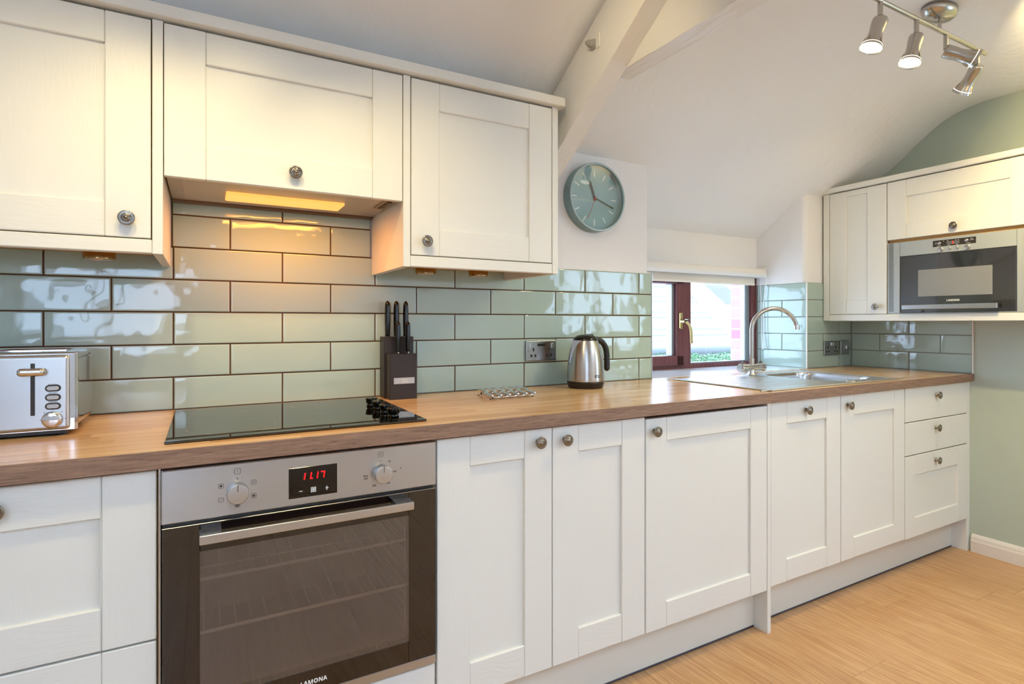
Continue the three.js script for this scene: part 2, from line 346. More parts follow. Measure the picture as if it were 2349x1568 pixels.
for (let k = 0; k < 5; k++) tileRow(wallBack, k, WX1 + 0.005, XW - 0.001, k % 2 ? [3.206] : [3.357], putBack);
for (let k = 0; k < 5; k++) tileRow(wallBack, k, WZ + 0.01, -0.0065, k % 2 ? [-0.155] : [-0.303], (c, y, w, h) => tile(wallBack, w, h, [WX1, y, c], -Math.PI / 2));

const wallRight = structGroup('wall_right', 'pale sage green end wall with tiles above the worktop', 'wall');
const W3 = [1.95, 3.45, 0.9, 2.05];                            // window in the end wall, outside the picture
part(wallRight, 'plaster', [bx(XW, XW + 0.3, -0.1, CUBE_TOP, zp, W3[0]), bx(XW, XW + 0.3, -0.1, CUBE_TOP, W3[1], ZF + 0.3), bx(XW, XW + 0.3, -0.1, W3[2], W3[0], W3[1]), bx(XW, XW + 0.3, W3[3], CUBE_TOP, W3[0], W3[1])], M.green);
part(wallRight, 'grout', bx(XW - 0.0045, XW + 0.001, WT, WT + 3.05 * RP, 0.001, 0.603), M.groutPale);
for (let k = 0; k < 3; k++) tileRow(wallRight, k, 0.004, 0.603, k % 2 ? [0.162, 0.464] : [0.313], (c, y, w, h) => tile(wallRight, w, h, [XW - 0.008, y, c], -Math.PI / 2));
part(wallRight, 'tile_trim', cb(XW - 0.011, XW, WT, WT + 3.05 * RP, 0.603, 0.607, 0.001), M.whitePlastic);
// old filled crack in the plaster above the cupboards
part(wallRight, 'crack', tube([[XW + 0.001, 2.13, 0.66], [XW + 0.001, 2.09, 0.672], [XW + 0.001, 2.05, 0.70], [XW + 0.001, 2.055, 0.716]], 0.0012, 20, 5), M.groutPale);
const W2 = [-1.3, -0.1, 0.92, 1.78];                           // window behind the camera
struct('wall_far', 'white plastered wall across the room with a window', 'wall', [bx(XL - 0.3, W2[0], -0.1, CUBE_TOP, ZF, ZF + 0.3), bx(W2[1], XW + 0.3, -0.1, CUBE_TOP, ZF, ZF + 0.3), bx(W2[0], W2[1], -0.1, W2[2], ZF, ZF + 0.3), bx(W2[0], W2[1], W2[3], CUBE_TOP, ZF, ZF + 0.3)], M.plaster);
struct('wall_left', 'white plastered wall at the left end of the room', 'wall', bx(XL - 0.3, XL, -0.1, CUBE_TOP, -0.42, ZF + 0.3), M.plaster);
// far windows
function plainWindow(name, label, at) {
  const w = structGroup(name, label, 'window'); at(w); return w;
}
plainWindow('window_2', 'casement window across the room', (w) => {
  const z = ZF + 0.12, f = 0.06; part(w, 'window_frame', [cb(W2[0], W2[1], W2[2], W2[2] + f, z, z + 0.06), cb(W2[0], W2[1], W2[3] - f, W2[3], z, z + 0.06), cb(W2[0], W2[0] + f, W2[2], W2[3], z, z + 0.06), cb(W2[1] - f, W2[1], W2[2], W2[3], z, z + 0.06), cb(-0.73, -0.67, W2[2], W2[3], z, z + 0.06)], M.mahogany);
  part(w, 'pane', bx(W2[0] + f, -0.73, W2[2] + f, W2[3] - f, z + 0.028, z + 0.032), M.pane); part(w, 'pane', bx(-0.67, W2[1] - f, W2[2] + f, W2[3] - f, z + 0.028, z + 0.032), M.pane);
});
plainWindow('window_3', 'wide casement window in the green end wall', (w) => {
  const x = XW + 0.12, f = 0.06, mz = (W3[0] + W3[1]) / 2; part(w, 'window_frame', [cb(x, x + 0.06, W3[2], W3[2] + f, W3[0], W3[1]), cb(x, x + 0.06, W3[3] - f, W3[3], W3[0], W3[1]), cb(x, x + 0.06, W3[2], W3[3], W3[0], W3[0] + f), cb(x, x + 0.06, W3[2], W3[3], W3[1] - f, W3[1]), cb(x, x + 0.06, W3[2], W3[3], mz - 0.03, mz + 0.03)], M.mahogany);
  part(w, 'pane', bx(x + 0.028, x + 0.032, W3[2] + f, W3[3] - f, W3[0] + f, mz - 0.03), M.pane); part(w, 'pane', bx(x + 0.028, x + 0.032, W3[2] + f, W3[3] - f, mz + 0.03, W3[1] - f), M.pane);
});

UNSEEN_SKYLIGHTS.forEach(([a, b, c, d], i) => {  // out-of-view roof windows that bring daylight to the cupboard fronts
  const w = structGroup('window_' + (4 + i), i ? 'unseen roof window near the green wall, placed to light the cupboard fronts' : 'unseen roof window over the left end of the room, placed to light the cupboard fronts', 'window'), y0 = 2.225, y1 = 2.47, e = 0.1;
  part(w, 'window_lining', [bx(a - e, a + 0.01, y0 + 0.02, y1, c - e, d + e), bx(b - 0.01, b + e, y0 + 0.02, y1, c - e, d + e), bx(a, b, y0 + 0.02, y1, c - e, c + 0.01), bx(a, b, y0 + 0.02, y1, d - 0.01, d + e)], M.whitePlastic);
  part(w, 'window_frame', [cb(a, b, y1 - 0.05, y1, c, c + 0.06), cb(a, b, y1 - 0.05, y1, d - 0.06, d), cb(a, a + 0.06, y1 - 0.05, y1, c, d), cb(b - 0.06, b, y1 - 0.05, y1, c, d)], M.whitePlastic);
  part(w, 'pane', bx(a + 0.05, b - 0.05, y1 - 0.02, y1 - 0.016, c + 0.05, d - 0.05), M.pane);
});

// ------------------------------------------------------------------ floor
{
  const floor = structGroup('floor', 'oak laminate floor of long planks running away from the cupboards', 'floor');
  part(floor, 'underlay', bx(XL - 0.3, XW + 0.3, -0.2, -0.008, -0.42, ZF + 0.3), mat(0x5a3f28, { roughness: 0.9 }));
  const fm = floorMaps.map((t) => mat(0xffffff, { map: t, roughness: 0.34, bumpMap: B_floor, bumpScale: 0.00025 }));
  const PW = 0.191, x0 = 1.931 - PW * 24, geo = [];
  for (let v = 0; v < 6; v++) { const g = cb(-PW / 2 + 0.0003, PW / 2 - 0.0003, -0.008, 0, -0.5996, 0.5996, 0.0012); shiftUV(g, PW / 2 + v * 0.031, v * 0.37); geo.push(g); }
  for (let i = 0; x0 + i * PW < XW; i++) {
    const off = (i * 0.47 + (i % 3) * 0.21) % 1.2, c = x0 + (i + 0.5) * PW;
    // the column with the visible end joint
    const shift = i === 24 ? 0.888 : off;
    for (let z = shift - 1.2; z < ZF + 0.0; z += 1.2) { if (z + 1.2 < 0.0) continue; const o = new THREE.Mesh(geo[Math.floor(rnd() * 6)], fm[Math.floor(rnd() * 3)]); o.name = 'plank'; o.position.set(c, 0, z + 0.6); floor.add(o); }
  }
}
{ // skirting board on the end wall
  const s = [[0, 0], [0.018, 0], [0.018, 0.055], [0.015, 0.062], [0.013, 0.074], [0.006, 0.086], [0, 0.088]];
  const g = extrude(s.map(([d, y]) => [-d, y]), ZF - 0.6); g.translate(XW, 0, 0.6);
  struct('baseboard_right', 'white painted skirting board along the green end wall', 'skirting board', g, M.skirting);
}

// ------------------------------------------------------------------ roof truss
{
  const t = thing('roof_truss', 'white painted timber roof truss with rafter and collar beam beside the clock', 'beam', [1.25, 1.6, 0]);
  const beamGeo = (pts, n, jit, s0) => {                       // pts(u) -> four corners of the section, hewn edges
    const pos = [], uv = [], idx = [];
    const ring = []; for (let i = 0; i <= n; i++) { const c = pts(i / n); ring.push(c.map((p, k) => p.map((v, a) => v + (a === 2 ? 0 : (hash(i, k, s0 + a) - 0.5) * jit * (0.5 + 1.5 * hash(Math.floor(i / 4), k, s0 + 5)))))); }
    for (let f = 0; f < 4; f++) { const base = pos.length / 3; for (let i = 0; i <= n; i++) { const a = ring[i][f], b = ring[i][(f + 1) % 4], u = i / n * 1.6; pos.push(...a, ...b); uv.push(u, f * 0.2, u, f * 0.2 + 0.12); }
      for (let i = 0; i < n; i++) { const a = base + i * 2; idx.push(a, a + 1, a + 3, a, a + 3, a + 2); } }
    const e = (i, flip) => { const b = pos.length / 3; ring[i].forEach((p) => { pos.push(...p); uv.push(0, 0); }); idx.push(...(flip ? [b, b + 2, b + 1, b, b + 3, b + 2] : [b, b + 1, b + 2, b, b + 2, b + 3])); }; e(0, false); e(n, true);
    const g = new THREE.BufferGeometry(); g.setAttribute('position', new THREE.Float32BufferAttribute(pos, 3)); g.setAttribute('uv', new THREE.Float32BufferAttribute(uv, 2)); g.setIndex(idx); g.computeVertexNormals(); return g;
  };
  const yb = (z) => 1.772 + 0.69 * (z - 0.297);
  part(t, 'rafter', beamGeo((u) => { const z = 0.0 + u * 1.02, b = yb(z), top = Math.max(b + 0.1, Math.min(b + 0.36, ceilY(1.2, z) + 0.06)); return [[1.18, b, z], [1.25, b, z], [1.25, top, z], [1.18, top, z]]; }, 64, 0.0012, 1000), M.beamSmooth);
  part(t, 'collar_beam', beamGeo((u) => { const z = 0.50 + u * (ZF - 0.5); return [[1.2495, 1.962, z], [1.325, 1.966, z], [1.325, 2.3, z], [1.2495, 2.3, z]]; }, 150, 0.0022, 2000), M.beam);
  const bolt = part(t, 'bolt', [cyl(0.017, 0.017, 0.006, [1.176, 2.051, 0.496], 'x', 20), cyl(0.011, 0.011, 0.018, [1.166, 2.051, 0.496], 'x', 6), cyl(0.005, 0.005, 0.028, [1.163, 2.051, 0.496], 'x', 10)], M.beam);
  part(t, 'bracket', cb(1.174, 1.181, 2.03, 2.078, 0.512, 0.532, 0.002), M.beam);
}

// ------------------------------------------------------------------ kitchen window
{
  const w = structGroup('window_1', 'mahogany coloured window above the sink with gold handle', 'window', [2.47, WT, WZ]);
  const z0 = WZ - 0.06, z1 = WZ, L = 1.88, R = WX1 + 0.004, B = WT - 0.01, T = WH + 0.01;
  part(w, 'window_frame', [cb(L, R, B, B + 0.034, z0, z1), cb(L, R, T - 0.05, T, z0, z1), cb(3.008, R, B, T, z0, z1), cb(L, 1.93, B, T, z0, z1), cb(2.42, 2.492, B, T, z0, z1 + 0.001)], M.mahogany);
  const sash = part(w, 'sash', [cb(1.93, 2.424, B + 0.03, B + 0.085, z0, z1 + 0.014, 0.003), cb(1.93, 2.424, T - 0.1, T - 0.048, z0, z1 + 0.014, 0.003), cb(1.93, 1.985, B + 0.03, T - 0.05, z0, z1 + 0.014, 0.003), cb(2.372, 2.424, B + 0.03, T - 0.05, z0, z1 + 0.014, 0.003)], M.mahogany);
  part(w, 'glazing_bead', [cb(2.352, 2.372, B + 0.085, T - 0.1, z0 + 0.01, z1 - 0.006), cb(1.985, 2.372, B + 0.078, B + 0.086, z0 + 0.01, z1 - 0.006), cb(2.965, 3.008, B + 0.034, T - 0.05, z0 + 0.01, z1 - 0.012, 0.004), cb(2.492, 3.008, B + 0.034, B + 0.04, z0 + 0.01, z1 - 0.012)], M.spacer);
  part(sash, 'pane', bx(1.98, 2.36, B + 0.08, T - 0.1, z0 + 0.026, z0 + 0.03), M.pane);
  part(w, 'pane', bx(2.49, 3.0, B + 0.03, T - 0.05, z0 + 0.026, z0 + 0.03), M.pane);
  const hx = 2.394, hy = 1.165, hz = z1 + 0.014;
  const h = part(w, 'window_handle', [rb(hx - 0.011, hx + 0.011, hy - 0.045, hy + 0.045, hz, hz + 0.012, 0.005), cyl(0.010, 0.008, 0.03, [hx, hy - 0.005, hz + 0.024], 'z', 20), tube([[hx, hy - 0.005, hz + 0.038], [hx + 0.02, hy - 0.022, hz + 0.044], [hx + 0.034, hy - 0.05, hz + 0.046], [hx + 0.038, hy - 0.09, hz + 0.046], [hx + 0.04, hy - 0.125, hz + 0.046]], 0.0085, 30, 12)], M.brass);
  part(h, 'locking_screw', [cyl(0.007, 0.007, 0.02, [hx + 0.012, hy + 0.006, hz + 0.04], 'z', 16)], M.chromeDark);
  struct('trim_1', 'white glossy window sill behind the sink', 'window sill', cb(1.889, WX1 + 0.004, WT - 0.012, WT + 0.001, WZ, zp + 0.008, 0.002), mat(0xe6ebee, { roughness: 0.12 }));
}
{ // roller blind, drawn up
  const b = thing('roller_blind', 'cream roller blind rolled up above the kitchen window', 'blind', [2.46, 1.45, -0.27]);
  part(b, 'roll', cyl(0.026, 0.026, 1.11, [2.465, 1.452, -0.268], 'x', 40), M.blindRoll);
  part(b, 'fabric', cb(1.915, 2.99, 1.385, 1.452, -0.2955, -0.2935, 0.0005), M.blind);
  part(b, 'bottom_bar', cb(1.915, 2.99, 1.378, 1.392, -0.299, -0.290, 0.003), M.blindRoll);
  part(b, 'bracket', [cb(3.02, 3.026, 1.425, 1.482, -0.33, -0.24, 0.002), cyl(0.02, 0.02, 0.012, [3.03, 1.452, -0.268], 'x', 24)], M.whitePlastic);
  part(b, 'bracket', cb(1.897, 1.903, 1.425, 1.482, -0.33, -0.24, 0.002), M.whitePlastic);
  part(b, 'chain', tube([[3.034, 1.45, -0.246], [3.032, 1.25, -0.262], [3.026, 1.06, -0.262], [3.022, 0.985, -0.262], [3.03, 1.06, -0.276], [3.034, 1.25, -0.282], [3.034, 1.45, -0.29]], 0.0022, 60, 6), M.whitePlastic);
}

// ------------------------------------------------------------------ cupboard joinery
const knobPts = [[0, 0], [0.0085, 0], [0.0085, 0.002], [0.0055, 0.006], [0.0052, 0.012], [0.008, 0.0145], [0.0165, 0.0165], [0.0172, 0.0185], [0.0165, 0.0202], [0.0145, 0.0208], [0.0118, 0.0200], [0.0085, 0.0205], [0.0078, 0.0228], [0.0065, 0.0232], [0.0056, 0.0222], [0.0042, 0.0245], [0.002, 0.026], [0, 0.0263]];
const knobZ = lathe(knobPts, [0, 0, 0], 'z', 36), knobX = lathe(knobPts, [0, 0, 0], '-x', 36);
function knob(parent, x, y, z, face = 'z') {
  const b = baseOf.get(parent), o = new THREE.Mesh(face === 'z' ? knobZ : knobX, M.pewter); o.name = 'knob'; o.position.set(x - b[0], y - b[1], z - b[2]); o.userData.label = 'ringed pewter knob'; parent.add(o); return o;
}
// shaker door: stiles, rails and a sunk panel; outer = [a0,a1,y0,y1], open = the panel's opening; face 'z' looks along +z at depth f, '-x' looks along -x
function door(parent, name, outer, open, f, face = 'z') {
  const d = sub(parent, name), th = 0.019, [a0, a1, y0, y1] = outer;
  const B = (p0, p1, q0, q1, k0, k1, bev) => face === 'z' ? cb(p0, p1, q0, q1, f - k1, f - k0, bev) : cb(f + k0, f + k1, q0, q1, p0, p1, bev);
  if (!open) { part(d, 'panel', B(a0, a1, y0, y1, 0, th, 0.002), M.paint); return d; }
  const [b0, b1, c0, c1] = open;
  for (const [s0, s1] of [[a0, b0], [b1, a1]]) part(d, 'stile', shiftUV(B(s0, s1, y0, y1, 0, th, 0.0016), rnd(), rnd()), M.paint);
  for (const [r0, r1] of [[y0, c0], [c1, y1]]) part(d, 'rail', shiftUV(B(b0 + 0.0003, b1 - 0.0003, r0, r1, 0.0003, th, 0.0022), rnd(), rnd()), M.paintH);
  part(d, 'panel', shiftUV(B(b0 - 0.004, b1 + 0.004, c0 - 0.004, c1 + 0.004, 0.0085, th - 0.002, 0.0005), rnd(), rnd()), M.paint);
  return d;
}
const DF = 0.59, CB = 0.568;                                   // base door face, carcass front
function baseUnit(label, x0, x1, top = 0.845, group) {
  const u = thing('base_cabinet', label, 'cabinet', [(x0 + x1) / 2, 0, 0.3], group);
  part(u, 'carcass', [bx(x0 + 0.001, x1 - 0.001, 0.161, top, 0.02, CB)], M.carcass); return u;
}
{
  const u = baseUnit('cream pan drawer cabinet under the worktop left of the oven', -0.506, -0.003);
  const d = door(u, 'drawer', [-0.503, -0.005, 0.509, 0.853], [-0.412, -0.096, 0.593, 0.770], DF); knob(d, -0.254, 0.812, DF);
  const e = door(u, 'drawer', [-0.503, -0.005, 0.165, 0.505], [-0.412, -0.096, 0.25, 0.42], DF); knob(e, -0.254, 0.462, DF);
  for (const s of [0]) part(d, 'edge_bead', cb(-0.0975, -0.0965, 0.51, 0.852, DF - 0.001, DF + 0.0004, 0.0002), M.paintPlain);
}
{
  const u = baseUnit('cream double door cabinet between the oven and the integrated appliance', 0.6045, 1.3125);
  const a = door(u, 'door', [0.6065, 0.9585, 0.162, 0.853], [0.699, 0.868, 0.25, 0.774], DF); knob(a, 0.912, 0.817, DF);
  const b = door(u, 'door', [0.9615, 1.3115, 0.162, 0.853], [1.052, 1.218, 0.25, 0.774], DF); knob(b, 1.003, 0.815, DF);
}
{
  const u = thing('integrated_appliance', 'wide cream appliance door with dark gap under the worktop', 'appliance', [1.612, 0, 0.3]);
  part(u, 'body', bx(1.318, 1.906, 0.161, 0.838, 0.02, CB), mat(0xd4d6d6, { roughness: 0.4 }));
  const c = door(u, 'door', [1.316, 1.9075, 0.161, 0.846], [1.4045, 1.817, 0.243, 0.770], DF); knob(c, 1.351, 0.806, DF);
}
single('end_panel', 'narrow cream support panel reaching the floor beside the integrated appliance', 'panel', cb(1.909, 1.9285, 0, 0.858, 0.02, DF + 0.001, 0.0012), M.paint, [1.919, 0, 0.3]);
{
  const u = baseUnit('cream sink cabinet with knob centred on its top rail', 1.9295, 2.372);
  const d = door(u, 'door', [1.930, 2.3705, 0.170, 0.855], [2.023, 2.277, 0.254, 0.770], DF); knob(d, 2.140, 0.814, DF);
}
{
  const u = baseUnit('cream sink cabinet with knob on its left stile next to the drawers', 2.3725, 2.8665, 0.725);
  const d = door(u, 'door', [2.3755, 2.8635, 0.170, 0.855], [2.466, 2.779, 0.254, 0.770], DF); knob(d, 2.419, 0.812, DF);
}
{
  const u = thing('drawer_cabinet', 'cream three drawer cabinet against the green end wall', 'cabinet', [3.16, 0, 0.3]);
  part(u, 'carcass', bx(2.8685, 3.452, 0.161, 0.845, 0.02, CB), M.carcass);
  const a = door(u, 'drawer', [2.8705, 3.4515, 0.699, 0.855], null, DF); knob(a, 3.146, 0.809, DF);
  const b = door(u, 'drawer', [2.8705, 3.4515, 0.546, 0.695], null, DF); knob(b, 3.141, 0.654, DF);
  const c = door(u, 'drawer', [2.8705, 3.4515, 0.166, 0.541], [2.954, 3.362, 0.254, 0.450], DF); knob(c, 3.141, 0.499, DF);
}
{
  const f = thing('filler_panel', 'cream filler strip between the drawers and the green end wall', 'panel', [3.47, 0, 0.3]);
  part(f, 'strip', cb(3.4535, XW - 0.0005, 0, 0.858, 0.5, DF - 0.001, 0.001), M.paint);
}
single('plinth', 'long cream kickboard under the double door cabinet and integrated appliance', 'plinth', [cb(-0.9, 1.9085, 0.006, 0.15, 0.515, 0.532, 0.001)], M.plinth, [0.5, 0, 0.52]);
part(scene.children[scene.children.length - 1], 'floor_seal', cb(-0.9, 1.9085, 0.0006, 0.008, 0.516, 0.5335, 0.001), M.seal);
single('plinth', 'cream kickboard under the sink cabinets and three drawer cabinet', 'plinth', [cb(1.929, 3.4535, 0.006, 0.16, 0.505, 0.522, 0.001)], M.plinth, [2.69, 0, 0.51]);
part(scene.children[scene.children.length - 1], 'floor_seal', cb(1.929, 3.4535, 0.0006, 0.008, 0.506, 0.5235, 0.001), M.seal);
{ // panel below the oven
  const u = thing('oven_housing', 'plain cream drawer front and housing under the built-in oven', 'cabinet', [0.3, 0, 0.3]);
  part(u, 'shelf', bx(0.0, 0.603, 0.161, 0.285, 0.02, CB), M.carcass);
  door(u, 'drawer', [0.003, 0.6005, 0.162, 0.279], null, DF);
  part(u, 'side_panel', bx(-0.0025, 0.0015, 0.285, 0.855, 0.02, 0.574), M.satin); part(u, 'side_panel', bx(0.6005, 0.6035, 0.285, 0.855, 0.02, 0.574), M.satin);
}

// ------------------------------------------------------------------ worktop
{
  const w = thing('worktop', 'long oak block print worktop with dark grained front edge', 'worktop', [0.75, 0.86, 0.3]);
  const y0 = 0.86, y1 = WT, Z = 0.604, hx0 = 2.45, hx1 = 2.80, hz0 = 0.13, hz1 = 0.51;
  part(w, 'top', [bx(-0.95, hx0, y0, y1, 0.0015, Z), bx(hx1, XW - 0.0005, y0, y1, 0.0015, Z), bx(hx0, hx1, y0, y1, 0.0015, hz0), bx(hx0, hx1, y0, y1, hz1, Z)], M.worktop);
  part(w, 'front_edge', cb(-0.95, XW + 0.004, y0 - 0.001, y1 + 0.0005, Z, 0.6085, 0.0012), M.edge);
}

// ------------------------------------------------------------------ wall cabinets over the worktop
const UF = 0.355, UB = 0.333;
function wallUnit(label, x0, x1, y0, y1) {
  const u = thing('wall_cabinet', label, 'cabinet', [(x0 + x1) / 2, y0, 0.17]);
  part(u, 'carcass', bx(x0, x1, y0, y1, 0.001, UB), M.carcass); return u;
}
{
  const u = wallUnit('cream wall cabinet above the toaster left of the cooker hood', -0.53, -0.029, 1.352, 1.886);
  const d = door(u, 'door', [-0.529, -0.0315, 1.357, 1.8805], [-0.44, -0.121, 1.437, 1.806], UF); knob(d, -0.078, 1.400, UF);
  part(u, 'side_panel', cb(-0.0285, -0.0065, 1.3205, 1.8845, 0.0015, UF, 0.0012), M.paint);
  part(u, 'light_rail', cb(-0.53, -0.029, 1.3215, 1.3545, 0.325, UF - 0.0005, 0.002), M.paintH);
}
{
  const u = wallUnit('cream lift-up hood cabinet between the two wall cabinets', -0.006, 0.5905, 1.54, 1.886);
  const d = door(u, 'door', [-0.0045, 0.5895, 1.511, 1.8805], [0.084, 0.502, 1.595, 1.799], UF); knob(d, 0.293, 1.554, UF);
}
{
  const u = wallUnit('cream wall cabinet beside the roof truss right of the cooker hood', 0.6145, 1.1125, 1.352, 1.886);
  const d = door(u, 'door', [0.617, 1.1105, 1.357, 1.8805], [0.705, 1.022, 1.437, 1.797], UF); knob(d, 0.661, 1.398, UF);
  part(u, 'side_panel', cb(0.592, 0.6135, 1.3205, 1.8845, 0.0015, UF, 0.0012), M.paint);
  part(u, 'side_panel', cb(1.1135, 1.136, 1.3205, 1.8865, 0.0015, UF, 0.0012), M.paint);
  part(u, 'light_rail', cb(0.6145, 1.113, 1.3215, 1.3545, 0.325, UF - 0.0005, 0.002), M.paintH);
}
single('cornice', 'long cream cornice along the top of the cooker wall cabinets', 'cornice', [cb(-0.6, 1.152, 1.887, 1.916, 0.001, 0.377, 0.002), cb(-0.6, 1.14, 1.8865, 1.8875, 0.001, 0.365, 0.0003)], M.paintH, [0.3, 1.887, 0.19]);

// under-cabinet pucks, switched off
for (const [x, z, l] of [[-0.152, 0.2, 'round brass puck light under the cabinet above the toaster'], [0.722, 0.19, 'round brass puck light under the right wall cabinet, nearer the cooker hood'], [0.912, 0.195, 'round brass puck light under the right wall cabinet, nearer the roof truss']]) {
  const p = thing('puck_light', l, 'light', [x, 1.352, z], 'puck lights under the cabinets');
  part(p, 'housing', lathe([[0, 0], [0.034, 0], [0.034, -0.036], [0.0325, -0.0375], [0.029, -0.0375], [0.026, -0.03], [0.012, -0.022], [0, -0.022]].map(([r, y]) => [r, y]), [x, 1.352, z]), mat(0xb89a6a, { metalness: 1, roughness: 0.22 }));
  part(p, 'lens', cyl(0.0285, 0.0285, 0.003, [x, 1.3160, z]), M.puckGlass);
}

// ------------------------------------------------------------------ cooker hood
{
  const h = thing('cooker_hood', 'grey integrated cooker hood with glowing amber lamp under the hood cabinet', 'cooker hood', [0.29, 1.52, 0.17]);
  part(h, 'body', cb(-0.003, 0.5885, 1.519, 1.5385, 0.012, 0.331, 0.002), M.hoodGrey);
  part(h, 'back_rail', cb(-0.003, 0.5885, 1.512, 1.521, 0.002, 0.03, 0.002), mat(0x6b5546, { roughness: 0.5 }));
  part(h, 'filter_panel', cb(0.03, 0.535, 1.5145, 1.5195, 0.06, 0.325, 0.002), M.hoodGrey);
  const lens = part(h, 'lamp_lens', rb(0.133, 0.45, 1.5055, 1.5155, 0.138, 0.234, 0.004), M.hoodGlow);
  const sw = part(h, 'switch_plate', rb(0.548, 0.582, 1.515, 1.5195, 0.19, 0.32, 0.002), mat(0x8f8378, { roughness: 0.4 }));
  part(sw, 'switch', [rb(0.557, 0.573, 1.512, 1.516, 0.205, 0.24, 0.0018), rb(0.557, 0.573, 1.512, 1.516, 0.243, 0.278, 0.0018), rb(0.557, 0.573, 1.512, 1.516, 0.281, 0.31, 0.0018)], M.blackPlastic);
  const l = new THREE.RectAreaLight(new THREE.Color().setRGB(1, 0.35, 0.045), 0, 0.30, 0.085);
  l.intensity = HOOD_CANDELA * 26; l.position.set(0.2915 - 0.29, 1.504 - 1.52, 0.186 - 0.17); l.rotation.x = -Math.PI / 2; l.name = 'hood_lamp_light'; h.add(l);
}

// ------------------------------------------------------------------ end wall cabinets and microwave (fronts look along -x)
const EF = 3.2;
{
  const u = thing('narrow_wall_cabinet', 'narrow cream wall cabinet between the window recess and the microwave', 'cabinet', [3.34, 1.19, 0.19]);
  part(u, 'carcass', bx(EF + 0.022, XW - 0.0005, 1.199, 1.886, 0.02, 0.341), M.carcass);
  const d = door(u, 'door', [0.0395, 0.3405, 1.2005, 1.8825], [0.130, 0.244, 1.277, 1.851], EF, '-x'); knob(d, EF, 1.239, 0.292, '-x');
  part(u, 'side_panel', cb(EF, XW - 0.0005, 1.165, 1.8865, 0.0025, 0.037, 0.0012), M.paint);
}
{
  const u = thing('microwave_cabinet', 'cream lift-up cabinet above the built-in microwave', 'cabinet', [3.34, 1.19, 0.65]);
  part(u, 'carcass', bx(EF + 0.022, XW - 0.0005, 1.568, 1.886, 0.344, 0.95), M.carcass); part(u, 'shelf', bx(EF + 0.032, XW - 0.0005, 1.166, 1.197, 0.344, 0.95), M.carcass);
  const d = door(u, 'door', [0.3445, 0.947, 1.583, 1.8825], [0.433, 0.850, 1.660, 1.796], EF, '-x'); knob(d, EF, 1.616, 0.643, '-x');
  part(u, 'side_panel', cb(EF, XW - 0.0005, 1.165, 1.8865, 0.951, 0.97, 0.0012), M.paint);
}
single('light_rail', 'pale cream rail under the narrow cabinet and microwave', 'rail', cb(EF + 0.0005, EF + 0.03, 1.1635, 1.1985, 0.0375, 0.9505, 0.002), M.paint, [3.2, 1.165, 0.5]);
single('cornice', 'cream cornice on top of the end wall cabinets', 'cornice', cb(EF - 0.02, XW - 0.0005, 1.887, 1.914, 0.0025, 0.985, 0.002), M.paint, [3.34, 1.887, 0.5]);
